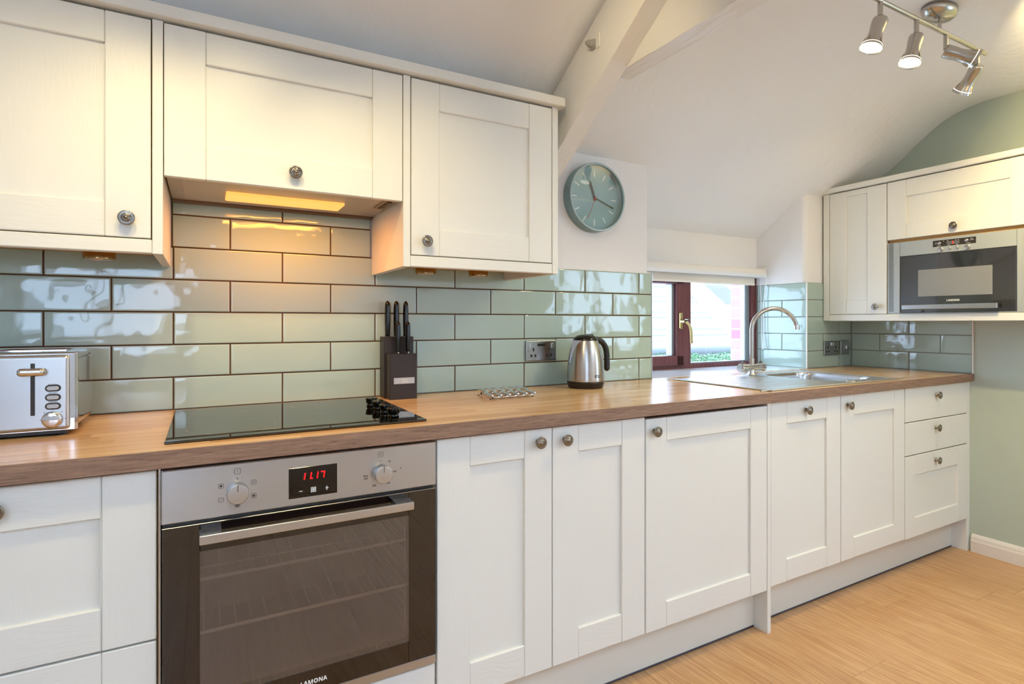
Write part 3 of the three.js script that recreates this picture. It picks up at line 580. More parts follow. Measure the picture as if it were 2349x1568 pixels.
{
  const m = thing('microwave', 'silver built-in microwave with dark glass door in the end wall cabinets', 'microwave', [3.33, 1.2, 0.645]);
  const f = EF + 0.002;
  part(m, 'body', bx(f + 0.022, XW - 0.01, 1.2, 1.565, 0.35, 0.945), M.blackMatt);
  part(m, 'top_panel', cb(f, f + 0.02, 1.4925, 1.566, 0.4035, 0.8725, 0.002), M.microGrey);
  part(m, 'bottom_trim', cb(f + 0.001, f + 0.02, 1.1995, 1.204, 0.346, 0.9475, 0.001), M.microGrey);
  for (const [a, b, c, d] of [[0.379, 0.4025, 0.346, 0.379], [0.8735, 0.893, 0.893, 0.9475]]) {
    part(m, 'side_trim', cb(f, f + 0.02, 1.204, 1.566, a, b, 0.001), M.microGrey);
    const v = part(m, 'vent_grille', cb(f, f + 0.02, 1.204, 1.566, c, d, 0.001), M.microGrey);
    const holes = []; for (let y = 1.212; y < 1.562; y += 0.0058) for (let z = c + 0.006; z < d - 0.006; z += 0.0058) holes.push(bx(f - 0.0004, f + 0.001, y, y + 0.0036, z, z + 0.0036));
    const o = part(v, 'vent_holes', holes, mat(0x17181a, { roughness: 0.8 })); o.userData.kind = 'stuff';
  }
  const d = part(m, 'door', cb(f, f + 0.02, 1.2045, 1.4905, 0.4045, 0.8715, 0.0015), M.microGlass);
  part(d, 'door_window', cb(f - 0.0006, f + 0.001, 1.284, 1.4165, 0.487, 0.787, 0.0005), M.microWindow);
  part(d, 'handle', [rb(f - 0.034, f - 0.022, 1.2205, 1.2435, 0.428, 0.816, 0.003), rb(f - 0.024, f + 0.001, 1.224, 1.24, 0.436, 0.46, 0.002), rb(f - 0.024, f + 0.001, 1.224, 1.24, 0.784, 0.808, 0.002)], M.satin);
  { const g = letters('LAMONA', 0.053, 0.0095); g.rotateY(-Math.PI / 2); g.translate(f - 0.0003, 1.2625, 0.636); part(d, 'lettering', g, M.white); }
  const p = part(m, 'control_panel', cb(f - 0.0012, f + 0.002, 1.5235, 1.5535, 0.5515, 0.7255, 0.0006), M.blackMatt);
  print(p, 'display_print', 0.174, 0.03, 5200, (c, w, h) => {
    c.fillStyle = '#8b8b8b'; c.globalAlpha = 0.55; c.fillRect(w * 0.335, h * 0.3, w * 0.3, h * 0.5); c.globalAlpha = 1; c.fillStyle = '#d8d8d8'; c.font = 'bold ' + h * 0.2 + 'px sans-serif'; c.textAlign = 'center';
    c.fillRect(w * 0.04, h * 0.5, w * 0.09, h * 0.05); c.fillRect(w * 0.86, h * 0.42, w * 0.1, h * 0.05); c.fillRect(w * 0.1, h * 0.86, w * 0.1, h * 0.05); c.fillRect(w * 0.78, h * 0.84, w * 0.1, h * 0.05);
    c.fillText('min', w * 0.39, h * 0.98); c.fillText('kg', w * 0.58, h * 0.98);
    for (const [x, y] of [[0.08, 0.32], [0.26, 0.2], [0.36, 0.18], [0.55, 0.2], [0.61, 0.2]]) { c.beginPath(); c.arc(w * x, h * y, h * 0.06, 0, 7); c.fill(); }
    c.lineWidth = h * 0.05; c.strokeStyle = '#d8d8d8'; c.beginPath(); c.arc(w * 0.91, h * 0.34, h * 0.12, Math.PI, 2 * Math.PI); c.stroke();
  }, [f - 0.0016, 1.5385, 0.6385, -Math.PI / 2]);
  print(p, 'display_digit', 0.009, 0.014, 9000, (c, w, h) => { c.fillStyle = '#ff2020'; const s = h * 0.13; for (const y of [0.05, 0.435, 0.82]) c.fillRect(w * 0.2, h * y, w * 0.6, s); c.fillRect(w * 0.2, h * 0.05, s, h * 0.85); }, [f - 0.0018, 1.5375, 0.636, -Math.PI / 2], { emissive: 0xff1010, emissiveIntensity: 1.5 });
  for (const [z, y, r] of [[0.580, 1.539, 0.0075], [0.690, 1.540, 0.0075], [0.585, 1.5085, 0.0125], [0.621, 1.5105, 0.0075], [0.652, 1.5105, 0.0075], [0.693, 1.5085, 0.0125]]) part(m, 'button', lathe([[0, 0.0055], [r * 0.7, 0.005], [r, 0.003], [r, 0]], [f - 0.0005, y, z], '-x', 24), M.satin);
}

// ------------------------------------------------------------------ oven
{
  const o = thing('oven', 'stainless steel built-in single oven with black glass door under the hob', 'oven', [0.3, 0.287, 0.4]);
  const F = 0.601, x0 = 0.004, x1 = 0.5985, dy0 = 0.309, dy1 = 0.7325;
  // open-fronted cavity behind the window
  part(o, 'cavity', [bx(0.06, 0.54, 0.34, 0.345, 0.15, 0.572), bx(0.06, 0.54, 0.69, 0.695, 0.15, 0.572), bx(0.055, 0.06, 0.34, 0.695, 0.15, 0.572), bx(0.54, 0.545, 0.34, 0.695, 0.15, 0.572), bx(0.055, 0.545, 0.34, 0.695, 0.145, 0.15)], M.cavity);
  for (const y of [0.487, 0.602]) part(o, 'wire_shelf', [cyl(0.0042, 0.0042, 0.47, [0.3, y, 0.564], 'x', 10), cyl(0.003, 0.003, 0.47, [0.3, y, 0.2], 'x', 8), ...Array.from({ length: 15 }, (_, i) => cyl(0.0015, 0.0015, 0.35, [0.08 + i * 0.0315, y, 0.375], 'z', 6))], M.wire);
  for (const sx of [0.066, 0.534]) part(o, 'shelf_support', [cyl(0.0025, 0.0025, 0.3, [sx, 0.52, 0.55], 'y', 8), ...Array.from({ length: 10 }, (_, i) => cyl(0.002, 0.002, 0.38, [sx, 0.4 + i * 0.028, 0.36], 'z', 6))], M.wire);
  const cp = part(o, 'control_panel', cb(x0, x1, 0.742, 0.8525, 0.575, F, 0.002), M.steel);
  part(o, 'vent_gap', bx(x0 + 0.003, x1 - 0.003, 0.7325, 0.742, 0.57, 0.588), M.blackMatt);
  const d = sub(o, 'door');
  part(d, 'door_frame', [cb(x0 + 0.0015, 0.073, dy0, dy1, 0.575, F, 0.001), cb(0.527, x1, dy0, dy1, 0.575, F, 0.001), cb(0.073, 0.527, dy0, 0.361, 0.575, F, 0.001), cb(0.073, 0.527, 0.6755, dy1, 0.575, F, 0.001)], M.ovenGlass);
  { const g = new THREE.PlaneGeometry(0.454, 0.3145); g.translate(0.3, 0.51825, F - 0.001); part(d, 'door_window', g, M.ovenWindow); }
  part(d, 'door_edge', [cb(x0 + 0.001, x1, dy1, dy1 + 0.0016, 0.578, F - 0.0005, 0.0005)], M.satin);
  part(d, 'handle', [rb(0.072, 0.526, 0.703, 0.7222, 0.636, 0.6455, 0.002), rb(0.072, 0.113, 0.708, 0.722, F - 0.001, 0.638, 0.002), rb(0.485, 0.526, 0.708, 0.722, F - 0.001, 0.638, 0.002)], M.satin);
  { const g = letters('LAMONA', 0.058, 0.0098); g.translate(0.3015, 0.334, F + 0.0001); part(d, 'lettering', g, M.white); }
  part(o, 'bottom_trim', cb(x0, x1, 0.287, 0.3082, 0.575, F - 0.001, 0.001), M.steel);
  // controls
  const dial = (x, label) => {
    const k = part(o, 'dial', lathe([[0, 0.0225], [0.0195, 0.0225], [0.021, 0.0215], [0.0215, 0.0], [0, 0]], [x, 0.7905, F], 'z', 48), M.satin); k.userData.label = label;
    part(k, 'pointer', cb(x - 0.0008, x + 0.0008, 0.796, 0.811, F + 0.0222, F + 0.0229, 0.0002), mat(0x5d4d46, { roughness: 0.5 }));
  };
  dial(0.1435, 'satin dial with function symbols'); dial(0.4585, 'satin dial with temperature scale');
  const glass = part(o, 'display', cb(0.247, 0.353, 0.7585, 0.827, F - 0.001, F + 0.0006, 0.0004), M.blackGloss);
  print(glass, 'display_digits', 0.052, 0.018, 8000, (c, w, h) => {
    c.strokeStyle = '#ff1525'; c.lineCap = 'round'; c.lineWidth = h * 0.15; c.setTransform(1, 0, -0.13, 1, h * 0.12, 0);
    const L = (x0_, y0_, x1_, y1_) => { c.beginPath(); c.moveTo(w * x0_, h * y0_); c.lineTo(w * x1_, h * y1_); c.stroke(); };
    for (const x of [0.1, 0.36, 0.64]) { L(x, 0.14, x, 0.44); L(x, 0.56, x, 0.86); }
    c.fillStyle = '#ff1525'; c.beginPath(); c.arc(w * 0.43, h * 0.86, h * 0.08, 0, 7); c.fill();
    L(0.78, 0.14, 0.92, 0.14); L(0.92, 0.14, 0.92, 0.44); L(0.92, 0.56, 0.92, 0.86);
  }, [0.301, 0.806, F + 0.0011], { emissive: 0xff1020, emissiveIntensity: 1.6 });
  print(glass, 'display_symbols', 0.1, 0.016, 7000, (c, w, h) => {
    c.strokeStyle = c.fillStyle = '#e4e4e4'; c.lineWidth = h * 0.1; c.fillRect(w * 0.19, h * 0.46, w * 0.075, h * 0.11); c.fillRect(w * 0.76, h * 0.46, w * 0.075, h * 0.11); c.fillRect(w * 0.7975 - h * 0.055, h * 0.22, h * 0.11, h * 0.6);
    c.strokeRect(w * 0.5 - h * 0.3, h * 0.2, h * 0.6, h * 0.6); c.beginPath(); c.arc(w * 0.5, h * 0.5, h * 0.16, 0, 7); c.stroke(); c.fillRect(w * 0.5 - h * 0.04, h * 0.4, h * 0.08, h * 0.2);
  }, [0.3, 0.7735, F + 0.0011]);
  print(cp, 'printed_symbols', 0.59, 0.108, 3400, (c, w, h) => {
    const k = w / 0.59, X = (x) => (x - 0.3015 + 0.295) * k, Y = (y) => (0.797 + 0.054 - y) * k; c.strokeStyle = c.fillStyle = '#2a2422'; c.lineWidth = 0.0007 * k;
    const sq = (x, y, s, f) => { c.beginPath(); c.roundRect(X(x) - s / 2 * k, Y(y) - s / 2 * k, s * k, s * k, s * 0.22 * k); c.stroke(); if (f) f(X(x), Y(y)); };
    const fan = (x, y) => { for (let i = 0; i < 4; i++) { const t = i * Math.PI / 2; c.beginPath(); c.arc(x + Math.cos(t) * 0.0017 * k, y + Math.sin(t) * 0.0017 * k, 0.0013 * k, 0, 7); c.fill(); } };
    const line = (x, y) => c.fillRect(x - 0.003 * k, y - 0.0003 * k, 0.006 * k, 0.0006 * k);
    sq(0.1435, 0.8355, 0.012, (x, y) => c.fillRect(x - 0.0003 * k, y - 0.0025 * k, 0.0006 * k, 0.005 * k));
    c.font = 'bold ' + 0.006 * k + 'px sans-serif'; c.textAlign = 'center'; c.textBaseline = 'middle'; c.fillText('0', X(0.1435), Y(0.8195));
    sq(0.112, 0.8075, 0.0095, fan); sq(0.1755, 0.8075, 0.0095, (x, y) => { c.beginPath(); c.arc(x, y, 0.002 * k, 0, 7); c.stroke(); }); sq(0.112, 0.778, 0.0095, line); sq(0.1755, 0.778, 0.0095, fan); sq(0.1435, 0.7628, 0.0095, (x, y) => { fan(x, y); c.beginPath(); c.arc(x, y, 0.0036 * k, 0, 7); c.stroke(); });
    sq(0.4555, 0.8355, 0.012, (x, y) => c.fillText('°C', x, y + 0.0003 * k)); c.beginPath(); c.arc(X(0.4555), Y(0.8195), 0.0011 * k, 0, 7); c.fill();
    c.beginPath(); c.arc(X(0.506), Y(0.797), 0.0013 * k, 0, 7); c.fill();
    for (const [t, x, y] of [['50', 0.4775, 0.8165], ['100', 0.490, 0.790], ['150', 0.474, 0.764], ['200', 0.440, 0.7625], ['250', 0.4195, 0.782], ['Max', 0.4195, 0.7885]]) c.fillText(t, X(x), Y(y));
    for (let i = 0; i < 17; i++) { const t = (60 - i * 15.5) * Math.PI / 180; c.beginPath(); c.arc(X(0.4555 + 0.0255 * Math.cos(t)), Y(0.7905 + 0.0255 * Math.sin(t)), 0.0004 * k, 0, 7); c.fill(); }
  }, [0.3015, 0.797, F + 0.0005]);
}

// ------------------------------------------------------------------ hob
{
  const h = thing('hob', 'black glass ceramic hob with four control knobs set in the worktop', 'hob', [0.3, WT, 0.3]);
  const hx0 = 0.006, hx1 = 0.5945, hz0 = 0.05, hz1 = 0.547, y = WT + 0.006;
  part(h, 'glass', cb(hx0, hx1, WT + 0.0004, y, hz0, hz1, 0.0018), M.hobGlass);
  const ringM = mat(0x8b8b88, { roughness: 0.5 });
  for (const [x, z, r] of [[0.14, 0.42, 0.096], [0.127, 0.16, 0.076], [0.385, 0.43, 0.076], [0.40, 0.165, 0.096]]) { const g = new THREE.RingGeometry(r - 0.001, r, 96); g.rotateX(-Math.PI / 2); g.translate(x, y + 0.0003, z); part(h, 'cooking_zone', g, ringM); }
  for (const z of [0.25, 0.325, 0.4, 0.475]) {
    const k = part(h, 'control_knob', lathe([[0, 0.0005], [0.0145, 0.0005], [0.0145, 0.005], [0.0125, 0.007], [0.0125, 0.0085], [0.0155, 0.010], [0.0178, 0.0225], [0.0175, 0.0245], [0.0155, 0.0255], [0, 0.0262]], [0.526, y, z], 'y', 40), M.blackGloss);
  }
}

// ------------------------------------------------------------------ sink and tap
{
  const s = thing('sink', 'stainless steel inset sink with ribbed drainer under the window', 'sink', [2.4, WT, 0.33]);
  const sx0 = 1.937, sx1 = 2.858, sz0 = 0.088, sz1 = 0.577, B = [2.47, 2.785, 0.155, 0.485];
  const outer = roundRect(sx0, sx1, sz0, sz1, 0.02), hole = roundRect(B[0] - 0.02, B[1] + 0.02, B[2] - 0.02, B[3] + 0.02, 0.075, 8).reverse();
  part(s, 'plate', layFlat(extrude(outer, 0.0016, 0.0008, [hole]), WT + 0.0036), M.sink);
  // raised rim round the plate
  const rim = roundRect(sx0 + 0.006, sx1 - 0.006, sz0 + 0.006, sz1 - 0.006, 0.018).map(([x, z]) => [x, WT + 0.0036, z]);
  part(s, 'rim', tube(rim, 0.0022, 260, 8, true), M.sink);
  const rings = [[0.02, 0.0035, 0.075], [0.0165, 0.0025, 0.073], [0.0125, -0.002, 0.071], [0.01, -0.02, 0.068], [0.004, -0.12, 0.064], [-0.004, -0.142, 0.058], [-0.02, -0.154, 0.05], [-0.06, -0.157, 0.03], [-0.13, -0.158, 0.005]];
  const pos = [], uv = [], idx = []; let N = 0;
  rings.forEach(([o, y, r]) => { const ring = roundRect(B[0] - o, B[1] + o, B[2] - o, B[3] + o, Math.max(0.004, r), 8); N = ring.length; ring.forEach(([x, z]) => { pos.push(x, WT + y, z); uv.push(x, z); }); });
  for (let j = 0; j + 1 < rings.length; j++) for (let i = 0; i < N; i++) { const a = j * N + i, b = j * N + (i + 1) % N; idx.push(a, b, b + N, a, b + N, a + N); }
  const bowl = new THREE.BufferGeometry(); bowl.setAttribute('position', new THREE.Float32BufferAttribute(pos, 3)); bowl.setAttribute('uv', new THREE.Float32BufferAttribute(uv, 2)); bowl.setIndex(idx); bowl.computeVertexNormals();
  part(s, 'bowl', bowl, mat(0xd2d4d6, { metalness: 1, roughness: 0.22, side: THREE.DoubleSide }));
  part(s, 'bowl_floor', bx(B[0] + 0.1, B[1] - 0.1, WT - 0.162, WT - 0.158, B[2] + 0.1, B[3] - 0.1), M.sink);
  part(s, 'waste', lathe([[0, 0.004], [0.018, 0.004], [0.034, 0.006], [0.037, 0.003], [0.037, 0]], [2.63, WT - 0.158, 0.32], 'y', 36), M.chrome);
  for (let i = 0; i < 9; i++) { const z = 0.16 + i * 0.041, g = cyl(0.0055, 0.0055, 0.40, [2.185, 0, z], 'x', 12); g.scale(1, 0.42, 1); g.translate(0, WT + 0.0032, 0); part(s, 'drainer_rib', g, M.sink); }
  part(s, 'plug_control', lathe([[0, 0.006], [0.012, 0.006], [0.019, 0.004], [0.022, 0.0015], [0.022, 0]], [2.545, WT + 0.0036, 0.535], 'y', 32), M.chrome);
}
{
  const x = 2.4, z = 0.143, y = WT + 0.0058;
  const t = thing('mixer_tap', 'chrome swan neck mixer tap with two lever ends behind the sink', 'tap', [x, y, z]);
  part(t, 'base', lathe([[0, 0], [0.024, 0], [0.024, 0.004], [0.017, 0.008], [0.015, 0.02], [0.016, 0.03], [0, 0.03]], [x, y, z]), M.chrome);
  part(t, 'crossbar', [cyl(0.0165, 0.0165, 0.115, [x, y + 0.036, z], 'x', 32), cyl(0.013, 0.0135, 0.04, [x, y + 0.06, z], 'y', 28)], M.chrome);
  for (const s of [-1, 1]) { const h = part(t, 'handle', [cyl(0.0215, 0.0215, 0.028, [x + s * 0.066, y + 0.036, z], 'x', 32), cyl(0.017, 0.012, 0.006, [x + s * 0.083, y + 0.036, z], 'x', 32)], M.chrome); part(h, 'lever', rb(x + s * 0.066 - 0.006, x + s * 0.066 + 0.006, y + 0.052, y + 0.066, z - 0.006, z + 0.006, 0.003), M.chromeDark); }
  const ex = 2.61, ez = 0.235, dx = ex - x, dz = ez - z, path = [], H = 1.118;
  const P = (u, yy) => [x + dx * u, yy, z + dz * u];
  path.push(P(0, y + 0.075), P(0, y + 0.12), P(0, H - 0.03), P(0, H));
  for (let i = 1; i <= 12; i++) { const a = Math.PI - i / 12 * Math.PI * 0.93; path.push(P(0.5 + 0.5 * Math.cos(a), H + 0.105 * Math.sin(a))); }
  part(t, 'spout', tube(path, 0.0105, 90, 20), M.nickel);
  const e = path[path.length - 1]; part(t, 'aerator', cyl(0.0125, 0.0125, 0.024, [e[0] + 0.002, e[1] - 0.008, e[2] + 0.001], 'y', 28), M.chrome);
}

// ------------------------------------------------------------------ kettle
{
  const k = thing('kettle', 'brushed steel electric kettle with black handle beside the window', 'kettle', [1.418, WT, 0.129]);
  k.rotation.y = 0.03;                                 // handle along local +x, spout along -x
  const L = (name, g, m) => part(k, name, g, m, true);
  const r = (y) => { const t = Math.max(0, Math.min(1, (y - 0.03) / 0.16)); return 0.0745 - 0.003 * t - 0.024 * Math.pow(t, 3.1); };
  L('base', lathe([[0, 0], [0.066, 0], [0.0705, 0.004], [0.0745, 0.022], [0.0745, 0.027], [0, 0.027]], [0, 0, 0], 'y', 64), M.blackPlastic);
  const bp = [[0.0735, 0.027]]; for (let i = 0; i <= 24; i++) { const y = 0.0285 + i * 0.161 / 24; bp.push([r(y), y]); } bp.push([0.0465, 0.1905], [0.0, 0.1905]);
  const body = L('body', lathe(bp, [0, 0, 0], 'y', 72), phys(0xbcb9b5, { metalness: 1, roughness: 0.27, anisotropy: 0.8, anisotropyRotation: Math.PI / 2 }));
  // spout: a V-shaped lip pushed out of the wall
  const lip = []; const ang = 0.6, out = 0.019, yT = 0.189, yB = 0.122;
  const A = (t, y, add = 0) => { const q = r(y) + add; return [-Math.cos(t) * q, y, Math.sin(t) * q]; };
  const tip = A(0, yT, out), b0 = A(0, yB, 0.0005), l = A(ang, yT, 0.001), rgt = A(-ang, yT, 0.001), inn = A(0, yT - 0.002, -0.012);
  lip.push([l, b0, tip], [tip, b0, rgt], [l, tip, rgt], [l, inn, b0], [rgt, b0, inn]);
  const lg = fromTris(lip); const sp = part(k, 'spout', lg, mat(0xb9b7b4, { metalness: 1, roughness: 0.28, side: THREE.DoubleSide }), true);
  const lid = L('lid', lathe([[0.0495, 0.1885], [0.0495, 0.192], [0.046, 0.199], [0.036, 0.207], [0.02, 0.2115], [0, 0.213]], [0, 0, 0], 'y', 48), M.blackGloss);
  part(lid, 'lid_button', [rb(0.006, 0.034, 0.207, 0.2135, -0.010, 0.010, 0.003)], M.blackPlastic, true);
  const hp = [[0.046, 0.193, 0], [0.066, 0.189, 0], [0.088, 0.177, 0], [0.103, 0.157, 0], [0.1095, 0.13, 0], [0.111, 0.1, 0], [0.111, 0.072, 0]];
  const hg = tube(hp, 0.0118, 48, 16); const hg2 = new THREE.SphereGeometry(0.0118, 16, 10); hg2.translate(0.111, 0.072, 0);
  L('handle', [hg, hg2], M.blackPlastic);
  const pr = print(k, 'lettering', 0.034, 0.016, 9000, (c, w, h) => { c.fillStyle = '#3a2f28'; c.strokeStyle = '#3a2f28'; c.lineWidth = h * 0.07; c.beginPath(); c.arc(h * 0.42, h * 0.5, h * 0.3, 0, 7); c.stroke(); c.font = 'bold ' + h * 0.4 + 'px serif'; c.textBaseline = 'middle'; c.textAlign = 'center'; c.fillText('R', h * 0.42, h * 0.52); c.textAlign = 'left'; c.font = 'bold ' + h * 0.42 + 'px sans-serif'; c.fillText('Russell', h * 0.9, h * 0.3, w - h); c.fillText('Hobbs', h * 0.9, h * 0.72, w - h); }, [1.418, WT, 0.129]);
  const ta = 0.04; pr.position.set(Math.sin(ta) * 0.0752, 0.05, Math.cos(ta) * 0.0752); pr.rotation.y = ta; 
}

// ------------------------------------------------------------------ toaster
{
  const x0 = -0.545, x1 = -0.178, y0 = 0.906, y1 = 1.088, z0 = 0.098, z1 = 0.322;
  const t = thing('toaster', 'brushed steel four slot toaster below the left wall cabinet', 'toaster', [-0.36, WT, 0.21]);
  // side profile rounded on top, long steel wrap
  part(t, 'body', rb(x0 + 0.012, x1, y0, y1, z0, z1 - 0.006, 0.024, 6), mat(0xc8c4c0, { metalness: 1, roughness: 0.1 }));
  part(t, 'front_plate', rb(x0 + 0.002, x1 - 0.012, y0 + 0.004, y1 - 0.006, z1 - 0.02, z1, 0.0095, 5), M.steel);
  for (let i = 0; i < 3; i++) { const f = z1 - 0.006 - i * 0.006; part(t, 'edge_ridge', rb(x0 + 0.006, x1 - 0.004 + i * 0.0015, y0 + 0.002 - i * 0.0005, y1 - 0.003 + i * 0.0008, f - 0.003, f, 0.0014, 2), M.chrome); }
  part(t, 'base', bx(x0 + 0.03, x1 - 0.02, 0.9005, y0 + 0.004, z0 + 0.012, z1 - 0.012), M.blackPlastic);
  for (const [fx, fz] of [[x0 + 0.05, z0 + 0.03], [x0 + 0.05, z1 - 0.03], [x1 - 0.035, z0 + 0.03], [x1 - 0.035, z1 - 0.03]]) part(t, 'foot', cyl(0.008, 0.009, 0.006, [fx, 0.899, fz], 'y', 16), M.blackPlastic);
  for (const [sx, sz] of [[-0.45, 0.15], [-0.45, 0.2], [-0.28, 0.15], [-0.28, 0.2]]) part(t, 'slot', [cb(sx - 0.065, sx + 0.065, y1 - 0.001, y1 + 0.0025, sz - 0.013, sz + 0.013, 0.002)], M.chrome), part(t, 'slot_opening', bx(sx - 0.06, sx + 0.06, y1 + 0.001, y1 + 0.0028, sz - 0.009, sz + 0.009), M.blackMatt);
  for (const off of [0, -0.19]) {
    const lx = -0.257 + off, F = z1;
    part(t, 'lever_slot', rb(lx - 0.0042, lx + 0.0042, 0.946, 1.064, F - 0.002, F + 0.0006, 0.0012), M.blackMatt);
    part(t, 'lever', rb(lx - 0.025, lx + 0.025, 1.036, 1.054, F + 0.002, F + 0.022, 0.0085, 5), M.chrome);
    for (const y of [1.0065, 0.9855, 0.9655]) { part(t, 'button_ring', extrude(roundRect(lx + 0.022, lx + 0.050, y - 0.0073, y + 0.0073, 0.0072), 0.0012, 0.0004).translate(0, 0, F), M.blackMatt); part(t, 'button', extrude(roundRect(lx + 0.0255, lx + 0.0465, y - 0.0042, y + 0.0042, 0.0041), 0.003, 0.0008).translate(0, 0, F), M.chrome); }
    part(t, 'browning_dial', lathe([[0, 0.012], [0.012, 0.0118], [0.0165, 0.0105], [0.0185, 0.008], [0.019, 0], [0, 0]], [lx + 0.035, 0.9355, F], 'z', 44), M.chrome);
    print(t, 'printed_words', 0.06, 0.095, 4600, (c, w, h) => {
      const k = w / 0.06; c.fillStyle = '#4a4644'; c.font = 'bold ' + 0.0042 * k + 'px sans-serif'; c.textAlign = 'center'; c.textBaseline = 'middle';
      const Y = (y) => (1.016 - y) * k, cx = w / 2; c.fillText('DEFROST', cx, Y(1.0158 - 0.0005)); c.fillText('REHEAT', cx, Y(0.9953)); c.fillText('CANCEL', cx, Y(0.9752));
      for (let i = 0; i < 7; i++) { const a = (225 - i * 45) * Math.PI / 180; c.fillText(String(i + 1), cx + Math.cos(a) * 0.0225 * k, Y(0.9355 + Math.sin(a) * 0.0225)); }
    }, [lx + 0.036, 1.016 - 0.0475, F + 0.0004]);
  }
}

// ------------------------------------------------------------------ knife block and knives
{
  const b = thing('knife_block', 'dark stepped knife block with metal plaque beside the hob', 'knife block', [0.672, WT, 0.07]);
  const m = mat(0x2a2322, { roughness: 0.42 });
  part(b, 'rear_block', cb(0.618, 0.722, WT, 1.107, 0.012, 0.066, 0.0015), m);
  part(b, 'front_block', cb(0.624, 0.719, WT, 1.05, 0.069, 0.112, 0.0015), m);
  part(b, 'spine', cb(0.628, 0.716, WT + 0.004, 1.04, 0.064, 0.071, 0.0005), M.blackMatt);
  const p = part(b, 'plaque', cb(0.6365, 0.7095, 0.948, 0.970, 0.1118, 0.1145, 0.001), M.satin);
  print(p, 'lettering', 0.066, 0.019, 6000, (c, w, h) => { c.fillStyle = '#efe9e2'; c.textAlign = 'center'; c.textBaseline = 'middle'; c.font = 'bold ' + h * 0.3 + 'px sans-serif'; c.fillText('SABATIER', w * 0.55, h * 0.28); c.font = 'bold ' + h * 0.4 + 'px sans-serif'; c.fillText('JUDGE', w * 0.55, h * 0.7); c.strokeStyle = '#efe9e2'; c.lineWidth = h * 0.05; c.beginPath(); c.arc(w * 0.16, h * 0.5, h * 0.26, 0, 7); c.stroke(); }, [0.673, 0.959, 0.1149]);
  const handle = (name, label, x, z, y0, y1, r) => {
    const k = thing(name, label, 'knife', [x, y0, z], 'knives in the block');
    const h = y1 - y0, pr = []; for (let i = 0; i <= 24; i++) { const t = i / 24, cap = t > 0.86 ? Math.sqrt(Math.max(0, 1 - Math.pow((t - 0.86) / 0.14, 2))) : 1; pr.push([Math.max(0.0003, r * (0.78 + 0.22 * Math.sin(Math.PI * Math.min(1, 0.1 + t * 0.8))) * cap), t * h]); }
    const g = lathe([[0, 0], ...pr], [0, 0, 0], 'y', 24); g.scale(0.95, 1, 1.2); g.translate(x, y0, z); part(k, 'handle', g, M.blackGloss);
    part(k, 'bolster', cb(x - 0.0025, x + 0.0025, y0 - 0.006, y0 + 0.004, z - 0.008, z + 0.008, 0.0008), M.satin);
  };
  handle('knife', 'black handled knife in the rear of the block nearest the hob', 0.637, 0.04, 1.108, 1.232, 0.0102);
  handle('knife', 'black handled knife in the middle of the rear block', 0.668, 0.04, 1.108, 1.232, 0.0102);
  handle('knife', 'black handled knife in the rear of the block nearest the trivet', 0.702, 0.04, 1.108, 1.232, 0.0102);
  handle('paring_knife', 'small black handled knife in the front step, nearer the hob', 0.6585, 0.089, 1.056, 1.160, 0.0088);
  handle('paring_knife', 'small black handled knife in the front step, nearer the trivet', 0.694, 0.089, 1.056, 1.160, 0.0088);
}

// ------------------------------------------------------------------ trivet
{
  const t = thing('trivet', 'chrome wire trivet of six wavy rods lying on the worktop', 'trivet', [1.0, WT, 0.2]);
  for (let i = 0; i < 6; i++) {
    const o = i * 0.0325, pts = [];
    for (let j = 0; j <= 16; j++) { const u = j / 16; pts.push([0.935 + o - 0.012 * u + 0.014 * Math.tanh((u - 0.55) * -9) + 0.008, WT + 0.0165, 0.108 + 0.187 * u]); }
    part(t, 'wavy_rod', [tube(pts, 0.0055, 40, 12), (() => { const g = new THREE.SphereGeometry(0.0048, 12, 8); g.scale(1, 1, 0.3); g.translate(...pts[16]); return g; })()], M.chrome);
  }
  for (const z of [0.148, 0.262]) part(t, 'cross_rod', tube([[0.945, WT + 0.0048, z], [1.0, WT + 0.0048, z], [1.115, WT + 0.0048, z]].map(([x, y, zz]) => [x - (z > 0.2 ? 0.012 : 0), y + 0.0015, zz]), 0.0048, 20, 10), M.chrome);
  for (const [x, z] of [[0.935, 0.148], [1.1, 0.148], [0.925, 0.262], [1.09, 0.262]]) part(t, 'foot', cyl(0.0035, 0.0035, 0.003, [x, WT + 0.0016, z], 'y', 10), M.blackPlastic);
}

